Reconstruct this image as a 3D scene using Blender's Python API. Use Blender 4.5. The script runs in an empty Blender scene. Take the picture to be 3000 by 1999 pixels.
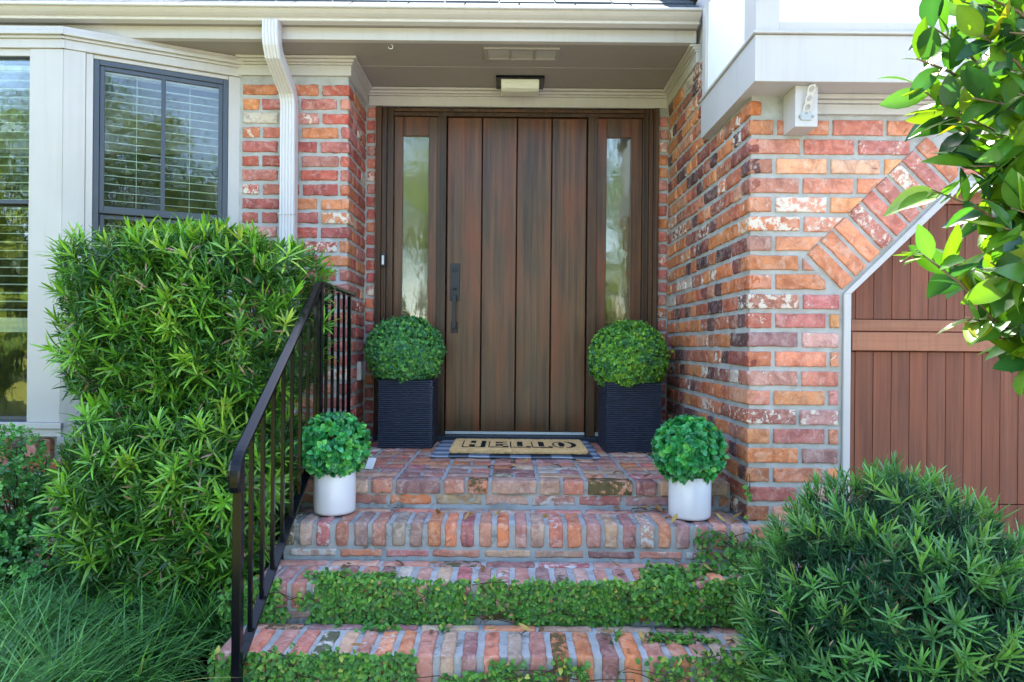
import bpy, math, random
import numpy as np
from mathutils import Vector, Matrix, noise

SC = bpy.context.scene
COL = SC.collection

# ------------------------------------------------------------------ camera
EYE = 1.2
cam_d = bpy.data.cameras.new('camera')
cam = bpy.data.objects.new('camera', cam_d)
COL.objects.link(cam)
cam_d.sensor_width = 36.0
cam_d.lens = 24.07
cam_d.shift_x = 0.0033
cam_d.shift_y = 0.0040
cam_d.clip_start = 0.05
cam_d.clip_end = 500.0
cam.matrix_world = (Matrix.Translation((0, 0, EYE)) @ Matrix.Rotation(math.pi / 2, 4, 'X')
                    @ Matrix.Rotation(0.009, 4, 'Z'))
SC.camera = cam

# ------------------------------------------------------------------ light
SUN_EL, SUN_AZ = 50.0, 10.0         # azimuth measured from +Y towards +X
world = bpy.data.worlds.new('World')
SC.world = world
world.use_nodes = True
wn = world.node_tree
wn.nodes.clear()
sky = wn.nodes.new('ShaderNodeTexSky')
sky.sky_type = 'NISHITA'
sky.sun_disc = False
sky.sun_elevation = math.radians(SUN_EL)
sky.sun_rotation = math.radians(SUN_AZ)
sky.dust_density = 1.6
bg = wn.nodes.new('ShaderNodeBackground')
bg.inputs['Strength'].default_value = 0.15
wo = wn.nodes.new('ShaderNodeOutputWorld')
wn.links.new(sky.outputs[0], bg.inputs['Color'])
wn.links.new(bg.outputs[0], wo.inputs['Surface'])
sun_d = bpy.data.lights.new('sun', 'SUN')
sun_d.energy = 4.6
sun_d.angle = math.radians(0.5)
sun_d.color = (1.0, 0.94, 0.84)
sun = bpy.data.objects.new('sun', sun_d)
COL.objects.link(sun)
el, az = math.radians(SUN_EL), math.radians(SUN_AZ)
S = Vector((math.sin(az) * math.cos(el), math.cos(az) * math.cos(el), math.sin(el)))
sun.rotation_euler = S.to_track_quat('Z', 'Y').to_euler()
sun.location = S * 20
SC.view_settings.view_transform = 'Standard'
SC.view_settings.look = 'None'
SC.view_settings.gamma = 1.0
SC.view_settings.exposure = 3.0
SC.cycles.max_bounces = 10
SC.cycles.diffuse_bounces = 5
SC.cycles.glossy_bounces = 4
SC.cycles.transparent_max_bounces = 12

R = random.Random(7)
NP = np.random.default_rng(11)


def at(xd, yd, Y):
    """A point Y metres in front of the lens, from where it is seen (2353-wide picture units)."""
    x, y = xd * 1.275, yd * 1.275
    x2 = x + .009 * (y - 1000)
    y2 = y - .009 * (x - 1500)
    return Vector(((x2 - 1490) / 2006 * Y, Y, EYE - (y2 - 1012) / 2006 * Y))


# ------------------------------------------------------------------ materials
def new_mat(name):
    m = bpy.data.materials.new(name)
    m.use_nodes = True
    nt = m.node_tree
    nt.nodes.clear()
    out = nt.nodes.new('ShaderNodeOutputMaterial')
    return m, nt, out


class NT:
    def __init__(s, name):
        s.m, s.nt, s.out = new_mat(name)

    def n(s, typ, **kw):
        nd = s.nt.nodes.new(typ)
        for k, v in kw.items():
            if k.startswith('i_'):
                key = k[2:]
                key = int(key) if key.isdigit() else key
                s.put(nd, key, v)
            else:
                setattr(nd, k, v)
        return nd

    def put(s, nd, key, v):
        sock = nd.inputs[key]
        if isinstance(v, bpy.types.NodeSocket):
            s.nt.links.new(v, sock)
        elif isinstance(v, bpy.types.Node):
            s.nt.links.new(v.outputs[0], sock)
        else:
            sock.default_value = v

    def coords(s, scale=(1, 1, 1), add=None):
        tc = s.n('ShaderNodeTexCoord')
        o = tc.outputs['Object']
        if add is not None:
            o = s.n('ShaderNodeVectorMath', operation='ADD', i_0=o, i_1=add).outputs[0]
        mp = s.n('ShaderNodeMapping', i_Vector=o)
        mp.inputs['Scale'].default_value = scale
        return mp.outputs[0]

    def noise(s, vec, scale, detail=4, rough=.55, dist=0):
        nd = s.n('ShaderNodeTexNoise', i_Vector=vec, i_Scale=scale, i_Detail=detail, i_Roughness=rough)
        nd.inputs['Distortion'].default_value = dist
        return nd.outputs['Fac']

    def math(s, op, a, b=0.0, clamp=False):
        nd = s.n('ShaderNodeMath', operation=op, use_clamp=clamp)
        s.put(nd, 0, a)
        s.put(nd, 1, b)
        return nd.outputs[0]

    def step(s, v, lo, hi):
        nd = s.n('ShaderNodeMapRange', clamp=True)
        s.put(nd, 'Value', v)
        s.put(nd, 'From Min', lo)
        s.put(nd, 'From Max', hi)
        return nd.outputs[0]

    def mix(s, f, a, b, mode='MIX'):
        nd = s.n('ShaderNodeMix', data_type='RGBA', blend_type=mode)
        s.put(nd, 0, f)
        s.put(nd, 6, a if not isinstance(a, tuple) else (*a, 1))
        s.put(nd, 7, b if not isinstance(b, tuple) else (*b, 1))
        return nd.outputs[2]

    def ramp(s, f, stops):
        nd = s.n('ShaderNodeValToRGB')
        s.put(nd, 0, f)
        e = nd.color_ramp.elements
        while len(e) < len(stops):
            e.new(.5)
        for el_, (p, c) in zip(e, stops):
            el_.position = p
            el_.color = (*c, 1)
        return nd.outputs[0]

    def bump(s, h, strength=.3, dist=.01):
        return s.n('ShaderNodeBump', i_Height=h, i_Strength=strength, i_Distance=dist).outputs[0]

    def bsdf(s, col, rough=.6, spec=.4, normal=None, metal=0.0, coat=0.0):
        b = s.n('ShaderNodeBsdfPrincipled')
        s.put(b, 'Base Color', col if not isinstance(col, tuple) else (*col, 1))
        s.put(b, 'Roughness', rough)
        b.inputs['Specular IOR Level'].default_value = spec
        b.inputs['Metallic'].default_value = metal
        b.inputs['Coat Weight'].default_value = coat
        b.inputs['Coat Roughness'].default_value = .15
        if normal is not None:
            s.put(b, 'Normal', normal)
        return b

    def done(s, shader):
        s.nt.links.new(shader if isinstance(shader, bpy.types.NodeSocket) else shader.outputs[0], s.out.inputs['Surface'])
        return s.m


def mat_brick(name, lime=(.66, .59, .49)):
    t = NT(name)
    col = t.n('ShaderNodeAttribute', attribute_name='Col').outputs['Color']
    pr = t.n('ShaderNodeAttribute', attribute_name='Prop').outputs['Color']
    sp = t.n('ShaderNodeSeparateColor', i_Color=pr)
    seedv = t.n('ShaderNodeCombineXYZ', i_0=t.math('MULTIPLY', sp.outputs[0], 40.0), i_1=t.math('MULTIPLY', sp.outputs[0], 17.0), i_2=t.math('MULTIPLY', sp.outputs[0], 29.0)).outputs[0]
    v = t.coords((1, 1, 1), seedv)
    vw = t.coords()
    a = t.noise(v, 16, 5, .6, .6)
    b = t.noise(v, 30, 7, .68, .4)
    c = t.noise(v, 110, 4, .6)
    f = t.noise(v, 380, 3, .6)
    base = t.mix(t.math('MULTIPLY', t.step(a, .43, .64), .7), col, t.mix(1.0, col, (.50, .42, .46), 'MULTIPLY'))
    a2 = t.noise(t.coords((1, 1, 1), t.n('ShaderNodeVectorMath', operation='ADD', i_0=seedv, i_1=(7.3, 2.1, 5.5)).outputs[0]), 22, 6, .65, .8)
    pale = t.mix(.5, t.mix(1.0, col, (1.25, 1.5, 1.75), 'MULTIPLY'), (.56, .44, .36))
    base = t.mix(t.math('MULTIPLY', t.step(a2, .50, .66), .62), base, pale)
    base = t.mix(t.math('MULTIPLY', t.step(c, .5, .66), .4), base, t.mix(1.0, base, (1.4, 1.3, 1.2), 'MULTIPLY'))
    base = t.mix(t.math('MULTIPLY', t.step(t.noise(v, 19, 6, .7, 1.0), .64, .69), .7), base, t.mix(1.0, base, (.30, .26, .27), 'MULTIPLY'))
    sm = t.noise(vw, 42, 6, .7, .5)
    base = t.mix(t.math('MULTIPLY', t.step(sm, .59, .66), .6), base, (.44, .42, .385))
    thr = t.math('SUBTRACT', .80, t.math('MULTIPLY', sp.outputs[1], .40))
    lm = t.step(t.math('SUBTRACT', b, thr), 0.0, .05)
    base = t.mix(t.math('MULTIPLY', lm, .9), base, lime)
    wz = t.noise(vw, 1.7, 5, .62)
    base = t.mix(t.math('MULTIPLY', t.step(wz, .48, .72), .42), base, t.mix(1.0, base, (.60, .56, .55), 'MULTIPLY'))
    pit = t.step(f, .60, .72)
    base = t.mix(t.math('MULTIPLY', pit, .6), base, (.07, .05, .045))
    moss_n = t.noise(v, 26, 6, .7)
    ms = t.step(t.math('SUBTRACT', moss_n, t.math('SUBTRACT', .82, t.math('MULTIPLY', sp.outputs[2], .45))), 0, .07)
    base = t.mix(t.math('MULTIPLY', ms, .88), base, t.mix(t.noise(vw, 60, 3), (.018, .02, .014), (.075, .09, .02)))
    h = t.math('ADD', t.math('MULTIPLY', c, .5), t.math('ADD', t.math('MULTIPLY', f, .35), t.math('MULTIPLY', b, .8)))
    nrm = t.bump(h, .55, .006)
    return t.done(t.bsdf(base, .88, .25, nrm))


def mat_mortar(name, col=(.40, .41, .41), col2=(.27, .275, .27), moss=.25):
    t = NT(name)
    v = t.coords()
    a = t.noise(v, 9, 5, .6)
    b = t.noise(v, 160, 4, .7)
    c = t.noise(v, 500, 2, .6)
    base = t.mix(t.step(a, .35, .7), col, col2)
    base = t.mix(t.math('MULTIPLY', t.step(b, .55, .72), .5), base, (.55, .55, .53))
    base = t.mix(t.math('MULTIPLY', t.step(c, .6, .75), .5), base, (.12, .12, .115))
    mo = t.noise(v, 7, 6, .72)
    base = t.mix(t.math('MULTIPLY', t.step(mo, .56, .68), moss), base, (.045, .05, .03))
    nrm = t.bump(t.math('ADD', b, t.math('MULTIPLY', c, .6)), .7, .006)
    return t.done(t.bsdf(base, .95, .15, nrm))


def mat_paint(name, col, rough=.5, var=.10, grain=(3, 3, 30), dirt=.25):
    t = NT(name)
    v = t.coords()
    vg = t.coords(grain)
    a = t.noise(v, 2.2, 5, .6)
    g = t.noise(vg, 12, 5, .6)
    d = t.noise(v, 70, 6, .7)
    dk = tuple(c * .86 for c in col)
    base = t.mix(t.math('MULTIPLY', t.step(a, .4, .65), var * 5), col, dk)
    base = t.mix(t.math('MULTIPLY', t.step(d, .66, .76), dirt), base, tuple(c * .45 for c in col))
    w = t.noise(t.coords((26, 26, 1.1)), 1.0, 5, .65)
    base = t.mix(t.math('MULTIPLY', t.step(w, .52, .74), dirt * .9), base, tuple(c * q for c, q in zip(col, (.62, .60, .54))))
    nrm = t.bump(t.math('ADD', g, t.math('MULTIPLY', d, .4)), .12, .004)
    return t.done(t.bsdf(base, rough, .35, nrm))


def mat_plain(name, col, rough=.5, spec=.4, metal=0., bump=.15, scale=60, var=.15, coat=0.):
    t = NT(name)
    v = t.coords()
    a = t.noise(v, scale, 5, .6)
    b = t.noise(v, scale * .12, 4, .6)
    base = t.mix(t.math('MULTIPLY', t.step(b, .35, .7), var * 3, True), col, tuple(c * .72 for c in col))
    nrm = t.bump(a, bump, .003)
    return t.done(t.bsdf(base, rough, spec, nrm, metal, coat))


def mat_wood(name, dark, mid, red, grey, zs=.55, xs=22, rough=.36, coat=.25, spec=.5, blot=1.0, iv=.5, streak=.6):
    t = NT(name)
    geo = t.n('ShaderNodeNewGeometry')
    isl = geo.outputs['Random Per Island']
    off = t.n('ShaderNodeCombineXYZ', i_0=t.math('MULTIPLY', isl, 9.0), i_1=t.math('MULTIPLY', isl, 5.0), i_2=t.math('MULTIPLY', isl, 13.0)).outputs[0]
    v = t.coords((xs, xs, zs), off)
    vb = t.coords((4.5, 4.5, .9), off)
    vf = t.coords((160, 160, 2.5), off)
    a = t.noise(v, 1.5, 6, .65, .3)
    b = t.noise(vb, 1.6, 3, .5)
    b2 = t.noise(t.coords((5, 5, 1.2), off), 2.1, 3, .5)
    f = t.noise(vf, 1.0, 4, .6)
    base = t.mix(t.step(a, .36, .66), dark, mid)
    base = t.mix(t.math('MULTIPLY', t.step(b, .45, .68), .75 * blot), base, red)
    base = t.mix(t.math('MULTIPLY', t.step(b2, .5, .7), .6 * blot), base, grey)
    base = t.mix(t.math('MULTIPLY', t.step(f, .48, .7), .45), base, t.mix(1.0, base, (.5, .48, .45), 'MULTIPLY'))
    k = t.noise(t.coords((70, 70, 1.4), off), 1.0, 5, .7)
    base = t.mix(t.math('MULTIPLY', t.step(k, .53, .66), streak), base, t.mix(1.0, base, (.38, .36, .34), 'MULTIPLY'))
    gv = t.n('ShaderNodeCombineColor', i_0=t.math('ADD', 1 - iv / 2, t.math('MULTIPLY', isl, iv)), i_1=t.math('ADD', 1 - iv / 2, t.math('MULTIPLY', isl, iv * .92)), i_2=t.math('ADD', 1 - iv / 2, t.math('MULTIPLY', isl, iv * .85))).outputs[0]
    base = t.mix(1.0, base, gv, 'MULTIPLY')
    nrm = t.bump(t.math('ADD', f, t.math('MULTIPLY', a, .5)), .18, .002)
    return t.done(t.bsdf(base, t.math('ADD', rough - .06, t.math('MULTIPLY', f, .14)), spec, nrm, 0, coat))


def mat_leaf(name, rough=.38, spec=.5, trans=.25, bump=False):
    t = NT(name)
    col = t.n('ShaderNodeAttribute', attribute_name='Col').outputs['Color']
    a = t.noise(t.coords(), 90, 3, .6)
    c2 = t.mix(t.math('MULTIPLY', t.step(a, .4, .7), .45), col, t.mix(1.0, col, (.62, .68, .6), 'MULTIPLY'))
    b = t.bsdf(c2, rough, spec)
    tr = t.n('ShaderNodeBsdfTranslucent')
    t.put(tr, 'Color', t.mix(1.0, col, (1.25, 1.35, .4, ), 'MULTIPLY'))
    mx = t.n('ShaderNodeMixShader', i_0=trans)
    t.nt.links.new(b.outputs[0], mx.inputs[1])
    t.nt.links.new(tr.outputs[0], mx.inputs[2])
    return t.done(mx)


def mat_glass(name, base=.16, wavy=.02, tint=(.9, .95, .93), rough=.015, k=1.3):
    t = NT(name)
    fr = t.n('ShaderNodeFresnel')
    fr.inputs[0].default_value = 1.5
    nz = t.noise(t.coords((1, 1, 1)), 5, 3, .5)
    nz2 = t.noise(t.coords((30, 30, 6)), 1.5, 3, .5)
    nrm = t.bump(t.math('ADD', nz, t.math('MULTIPLY', nz2, .12)), wavy, .05)
    f = t.math('ADD', t.math('MULTIPLY', fr.outputs[0], k), base, True)
    tr = t.n('ShaderNodeBsdfTransparent')
    tr.inputs[0].default_value = (*tint, 1)
    gl = t.n('ShaderNodeBsdfGlossy')
    gl.inputs['Roughness'].default_value = rough
    t.put(gl, 'Normal', nrm)
    mx = t.n('ShaderNodeMixShader', i_0=f)
    t.nt.links.new(tr.outputs[0], mx.inputs[1])
    t.nt.links.new(gl.outputs[0], mx.inputs[2])
    return t.done(mx)


def mat_soil(name, c1, c2, c3, scale=30):
    t = NT(name)
    v = t.coords()
    a = t.noise(v, scale, 7, .7)
    b = t.noise(v, scale * .1, 4, .6)
    base = t.ramp(a, [(.3, c1), (.52, c2), (.72, c3)])
    base = t.mix(t.math('MULTIPLY', t.step(b, .4, .65), .5), base, c1)
    return t.done(t.bsdf(base, .95, .1, t.bump(a, .9, .03)))


M = {}
M['brick'] = mat_brick('old_brick')
M['brick_step'] = mat_brick('step_brick', (.52, .49, .46))
M['mortar'] = mat_mortar('sandy_mortar', (.47, .475, .46), (.33, .315, .28))
M['mortar_step'] = mat_mortar('step_mortar', (.45, .455, .455), (.28, .28, .275), .7)
M['trim'] = mat_paint('greige_trim_paint', (.485, .455, .435))
M['trim_side'] = M['trim']
M['ceiling'] = mat_paint('shaded_trim_paint', (.30, .27, .25), .6)  # trim paint darkened: shade of down-facing boards put into the colour
M['stucco'] = mat_paint('white_stucco_paint', (.84, .82, .76), .8, .05, (20, 20, 20), .08)
M['gutter'] = mat_paint('gutter_enamel', (.60, .57, .56), .32, .05, (1, 1, 1), .2)
M['shingle'] = mat_plain('slate_shingle', (.055, .075, .09), .95, .1, 0, .8, 200, .3)
M['frame_dark'] = mat_plain('dark_window_enamel', (.045, .055, .075), .35, .5, 0, .08, 40)
M['glass'] = mat_glass('window_glass', .015, .03, k=1.15)
M['glass_side'] = mat_glass('sidelight_glass', .09, .04, (.85, .84, .72), .06)
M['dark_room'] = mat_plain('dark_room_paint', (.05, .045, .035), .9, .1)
M['sheet_tone'] = mat_plain('added_sheet_tone', (.42, .37, .24), .9, .1)  # tone of the sheet added behind the sidelights to soften their reflections
M['blind'] = mat_plain('blind_slat_vinyl', (.80, .83, .78), .5, .4, 0, .02)
M['door_wood'] = mat_wood('stained_door_wood', (.038, .015, .007), (.155, .066, .024), (.17, .043, .013), (.075, .044, .021), coat=.10, spec=.40, iv=.14, streak=.45, blot=1.25)
M['case_wood'] = mat_wood('stained_casing_wood', (.016, .008, .005), (.115, .055, .022), (.09, .034, .013), (.05, .036, .024), .5, 34, .4, .05, .35)
M['garage_wood'] = mat_wood('cedar_garage_wood', (.135, .042, .022), (.235, .078, .041), (.27, .078, .036), (.155, .062, .042), .8, 26, .48, .0, .28, .8, iv=.3, streak=.3)
M['garage_rail'] = mat_wood('cedar_rail_wood', (.24, .082, .04), (.34, .13, .066), (.33, .105, .05), (.26, .095, .052), 22, .8, .4, .05, .4, .6, iv=.2, streak=.2)
M['dark_groove'] = mat_plain('groove_shade_black', (.010, .006, .004), .8, .1)  # near-black colour paints in the shade of the plank gaps
M['bronze'] = mat_plain('oil_rubbed_bronze', (.028, .028, .033), .42, .4, .4, .25, 80)
M['black'] = mat_plain('gloss_black_rail_paint', (.004, .004, .006), .16, .22, 0, .03, 90, .1, .0)
M['planter'] = mat_plain('charcoal_split_stone', (.022, .029, .052), .55, .5, 0, .8, 140, .3)
M['pot'] = mat_plain('white_glazed_ceramic', (.62, .61, .635), .25, .5, 0, .01, 20, .03)
M['leaf'] = mat_leaf('glossy_leaf')
M['leaf_soft'] = mat_leaf('soft_leaf', .5, .35, .25)
M['leaf_plastic'] = mat_leaf('artificial_leaf', .38, .5, .2)
M['leaf_big'] = mat_leaf('laurel_leaf', .32, .4, .38)
M['dry'] = mat_leaf('dry_leaf', .8, .2, .1)
M['twig'] = mat_plain('pale_twig_bark', (.16, .115, .075), .8, .2, 0, .4, 120)
M['bark'] = mat_plain('twig_bark', (.075, .052, .035), .9, .1, 0, .6, 120)
M['coir'] = mat_plain('coir_fibre', (.80, .50, .23), .95, .1, 0, 1.0, 260, .2)
M['ink'] = mat_plain('black_mat_print', (.02, .02, .024), .95, .1, 0, .8, 260)
M['sill_dark'] = mat_plain('dark_sill_enamel', (.02, .028, .045), .45, .4, 0, .1)
M['alu'] = mat_plain('pale_aluminium', (.62, .63, .62), .4, .5, .2, .05)
M['steel'] = mat_plain('galvanised_strap', (.40, .385, .35), .4, .5, .5, .15, 60)
M['milk'] = mat_plain('milk_glass', (.72, .72, .62), .3, .5, 0, .02)
M['white_plastic'] = mat_plain('white_plastic', (.75, .75, .74), .4, .4, 0, .03)
M['soil'] = mat_soil('mulch_soil', (.018, .013, .009), (.05, .036, .024), (.10, .075, .05))
M['lawn'] = mat_soil('sunlit_lawn', (.12, .13, .022), (.20, .20, .035), (.28, .26, .05), 8)
M['concrete'] = mat_soil('driveway_concrete', (.36, .34, .31), (.42, .40, .37), (.48, .46, .43), 12)


def mat_rug():
    t = NT('plaid_rug_cotton')
    tc = t.n('ShaderNodeTexCoord').outputs['Object']
    sx = t.n('ShaderNodeSeparateXYZ', i_0=tc)
    def stripe(o, w, ph):
        q = t.math('FRACT', t.math('ADD', t.math('DIVIDE', o, w * 2), ph))
        return t.math('GREATER_THAN', q, .5)
    a = stripe(sx.outputs[0], .112, 10.14)
    b = stripe(sx.outputs[1], .075, 10.5)
    s = t.math('DIVIDE', t.math('ADD', a, b), 2.0)
    n_ = t.noise(t.coords((1, 1, 1)), 350, 3, .6)
    base = t.ramp(s, [(0.0, (.42, .46, .55)), (.45, (.42, .46, .55)), (.46, (.15, .18, .23)), (.8, (.15, .18, .23)), (.81, (.016, .018, .025)), (1, (.016, .018, .025))])
    base = t.mix(t.math('MULTIPLY', n_, .4), base, (.1, .11, .13))
    return t.done(t.bsdf(base, .95, .1, t.bump(n_, .8, .004)))


M['rug'] = mat_rug()


# ------------------------------------------------------------------ mesh helpers
class MB:
    """Collects boxes, tubes and blocks; build() links them as ONE mesh object."""
    def __init__(s):
        s.v, s.f, s.c, s.p, s.sm = [], [], [], [], []
        s.has_col = False

    def raw(s, vs, fs, col=None, prop=None, smooth=False):
        o = len(s.v)
        s.v += [tuple(x) for x in vs]
        s.f += [tuple(i + o for i in f) for f in fs]
        s.sm += [smooth] * len(fs)
        n = len(vs)
        s.c += [col or (1, 1, 1)] * n
        s.p += [prop or (0, 0, 0)] * n
        if col:
            s.has_col = True

    def hexa(s, pts, **k):
        s.raw(pts, [(0, 3, 2, 1), (4, 5, 6, 7), (0, 1, 5, 4), (1, 2, 6, 5), (2, 3, 7, 6), (3, 0, 4, 7)], **k)

    def box(s, x0, x1, y0, y1, z0, z1, **k):
        s.hexa([(x0, y0, z0), (x1, y0, z0), (x1, y1, z0), (x0, y1, z0), (x0, y0, z1), (x1, y0, z1), (x1, y1, z1), (x0, y1, z1)], **k)

    def fbox(s, fr, s0, s1, n0, n1, z0, z1, **k):
        s.hexa([fr(a, n, z) for (a, n, z) in ((s0, n1, z0), (s1, n1, z0), (s1, n0, z0), (s0, n0, z0), (s0, n1, z1), (s1, n1, z1), (s1, n0, z1), (s0, n0, z1))], **k)

    def extrude(s, poly, a, b, axis, smooth=False):
        """poly is a closed 2D outline in the two other axes, in order."""
        n = len(poly)
        def mk(p, t):
            if axis == 'x':
                return (t, p[0], p[1])
            if axis == 'y':
                return (p[0], t, p[1])
            return (p[0], p[1], t)
        vs = [mk(p, a) for p in poly] + [mk(p, b) for p in poly]
        fs = [(i, (i + 1) % n, n + (i + 1) % n, n + i) for i in range(n)]
        fs += [tuple(range(n - 1, -1, -1)), tuple(range(n, 2 * n))]
        s.raw(vs, fs, smooth=smooth)

    def tube(s, pts, rad, sides=8, caps=True, **k):
        pts = [Vector(p) for p in pts]
        rads = rad if isinstance(rad, (list, tuple)) else [rad] * len(pts)
        vs, fs = [], []
        up = Vector((.31, .17, .93)).normalized()
        for i, p in enumerate(pts):
            d = (pts[min(i + 1, len(pts) - 1)] - pts[max(i - 1, 0)]).normalized()
            a = d.cross(up)
            if a.length < .1:
                a = d.cross(Vector((1, 0, 0)))
            a.normalize()
            b = d.cross(a)
            for j in range(sides):
                q = 2 * math.pi * j / sides
                vs.append(p + (a * math.cos(q) + b * math.sin(q)) * rads[i])
        for i in range(len(pts) - 1):
            for j in range(sides):
                j2 = (j + 1) % sides
                fs.append((i * sides + j, i * sides + j2, (i + 1) * sides + j2, (i + 1) * sides + j))
        if caps:
            fs.append(tuple(range(sides - 1, -1, -1)))
            fs.append(tuple(range((len(pts) - 1) * sides, len(pts) * sides)))
        s.raw(vs, fs, smooth=True, **k)

    def sweep(s, pts, prof, xdir=(1, 0, 0), smooth=False):
        """profile (a,b) swept along pts; a runs along xdir, b across the path."""
        pts = [Vector(p) for p in pts]
        x = Vector(xdir)
        n = len(prof)
        vs, fs = [], []
        for i, p in enumerate(pts):
            d = (pts[min(i + 1, len(pts) - 1)] - pts[max(i - 1, 0)]).normalized()
            b = x.cross(d).normalized()
            if 0 < i < len(pts) - 1:
                d0 = (pts[i] - pts[i - 1]).normalized()
                c = max(.5, d0.dot(d))
                b = b / c
            vs += [p + x * q[0] + b * q[1] for q in prof]
        for i in range(len(pts) - 1):
            for j in range(n):
                j2 = (j + 1) % n
                fs.append((i * n + j, i * n + j2, (i + 1) * n + j2, (i + 1) * n + j))
        fs += [tuple(range(n - 1, -1, -1)), tuple(range((len(pts) - 1) * n, len(pts) * n))]
        s.raw(vs, fs, smooth=smooth)

    def lathe(s, prof, cx, cy, seg=40):
        vs, fs = [], []
        n = len(prof)
        for j in range(seg):
            q = 2 * math.pi * j / seg
            vs += [(cx + r * math.cos(q), cy + r * math.sin(q), z) for r, z in prof]
        for j in range(seg):
            j2 = (j + 1) % seg
            for i in range(n - 1):
                fs.append((j * n + i, j2 * n + i, j2 * n + i + 1, j * n + i + 1))
        s.raw(vs, fs, smooth=True)

    def build(s, name, mat, parent=None, bevel=0.0, loc=None, kind=None, seg=2):
        me = bpy.data.meshes.new(name)
        L = Vector(loc) if loc is not None else (parent_world(parent) if parent else Vector((0, 0, 0)))
        me.from_pydata([(x - L.x, y - L.y, z - L.z) for x, y, z in s.v], [], s.f)
        me.polygons.foreach_set('use_smooth', s.sm)
        if s.has_col:
            for nm, data in (('Col', s.c), ('Prop', s.p)):
                at_ = me.attributes.new(nm, 'FLOAT_COLOR', 'POINT')
                at_.data.foreach_set('color', [q for c in data for q in (c[0], c[1], c[2], 1.0)])
        me.materials.append(mat)
        me.update()
        o = bpy.data.objects.new(name, me)
        COL.objects.link(o)
        if parent:
            o.parent = parent
        elif loc is not None:
            o.location = L
        if bevel:
            b = o.modifiers.new('bevel', 'BEVEL')
            b.width = bevel
            b.segments = seg
            b.limit_method = 'ANGLE'
            b.angle_limit = math.radians(40)
            b.harden_normals = True
        if kind:
            o['kind'] = kind
        return o


def parent_world(o):
    v = Vector((0, 0, 0))
    while o is not None:
        v = v + o.location
        o = o.parent
    return v


def tag(o, label=None, cat=None, group=None, kind=None):
    if label:
        o['label'] = label
    if cat:
        o['category'] = cat
    if group:
        o['group'] = group
    if kind:
        o['kind'] = kind
    return o


def thing(name, label, cat, loc=(0, 0, 0), group=None):
    o = bpy.data.objects.new(name, None)
    o.empty_display_size = .1
    COL.objects.link(o)
    o.location = loc
    return tag(o, label, cat, group)


def np_mesh(name, V, F, C, mat, parent=None, smooth=True):
    """V (n,3) F (m,4) C (n,3)"""
    me = bpy.data.meshes.new(name)
    if parent is not None:
        V = V - np.array(parent_world(parent))
    n, m = len(V), len(F)
    me.vertices.add(n)
    me.vertices.foreach_set('co', np.ascontiguousarray(V, dtype=np.float32).ravel())
    me.loops.add(m * 4)
    me.loops.foreach_set('vertex_index', np.ascontiguousarray(F, dtype=np.int32).ravel())
    me.polygons.add(m)
    me.polygons.foreach_set('loop_start', np.arange(0, m * 4, 4, dtype=np.int32))
    me.polygons.foreach_set('use_smooth', np.full(m, smooth, dtype=bool))
    me.update(calc_edges=True)
    at_ = me.attributes.new('Col', 'FLOAT_COLOR', 'POINT')
    cc = np.ones((n, 4), dtype=np.float32)
    cc[:, :3] = C
    at_.data.foreach_set('color', cc.ravel())
    me.materials.append(mat)
    me.validate()
    o = bpy.data.objects.new(name, me)
    COL.objects.link(o)
    if parent is not None:
        o.parent = parent
    return o


def unit(a):
    return a / np.maximum(np.linalg.norm(a, axis=-1, keepdims=True), 1e-9)


STRAP = ([0, .12, .45, .8, 1.0], [.25, .8, 1.0, .7, .08])
OVAL = ([0, .2, .5, .8, 1.0], [.12, .72, 1.0, .72, .1])
ROUND = ([0, .18, .5, .82, 1.0], [.25, .8, 1.0, .75, .15])
HEART = ([0, .15, .42, .75, 1.0], [.45, .95, 1.0, .62, .06])
BLADE = ([0, .25, .5, .75, 1.0], [1.0, .95, .85, .6, .08])


def leaf_cloud(P, D, N, L, W, C, shape, bend, fold=0.0, edge=None, curl=None):
    """Every leaf its own small bent strip. Returns V, F, C arrays."""
    D = unit(D)
    Sd = unit(np.cross(D, N))
    N = np.cross(Sd, D)
    n = len(P)
    t, w = shape
    m = len(t)
    bend = np.broadcast_to(np.asarray(bend, dtype=float), (n,))
    cols = 3 if fold else 2
    V = np.zeros((n, m, cols, 3))
    CC = np.zeros((n, m, cols, 3))
    for j in range(m):
        c = P + D * (L * t[j])[:, None] - N * (bend * L * t[j] ** 2)[:, None]
        h = Sd * (W * .5 * w[j])[:, None]
        if fold:
            up = N * (W * .5 * w[j] * fold)[:, None]
            V[:, j, 0] = c - h + up
            V[:, j, 1] = c
            V[:, j, 2] = c + h + up
            CC[:, j, 1] = C
            e = C if edge is None else edge
            CC[:, j, 0] = e
            CC[:, j, 2] = e
            if edge is not None and j == m - 1:
                CC[:, j, 1] = e
        else:
            V[:, j, 0] = c - h
            V[:, j, 1] = c + h
            CC[:, j, :] = C[:, None, :]
    idx = np.arange(n * m * cols).reshape(n, m, cols)
    fs = []
    for k in range(cols - 1):
        a = idx[:, :-1, k]
        b = idx[:, :-1, k + 1]
        c_ = idx[:, 1:, k + 1]
        d = idx[:, 1:, k]
        fs.append(np.stack([a, b, c_, d], -1).reshape(-1, 4))
    return V.reshape(-1, 3), np.concatenate(fs), CC.reshape(-1, 3)


def join(parts):
    V, F, C, o = [], [], [], 0
    for v, f, c in parts:
        V.append(v)
        F.append(f + o)
        C.append(c)
        o += len(v)
    return np.concatenate(V), np.concatenate(F), np.concatenate(C)


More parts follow.
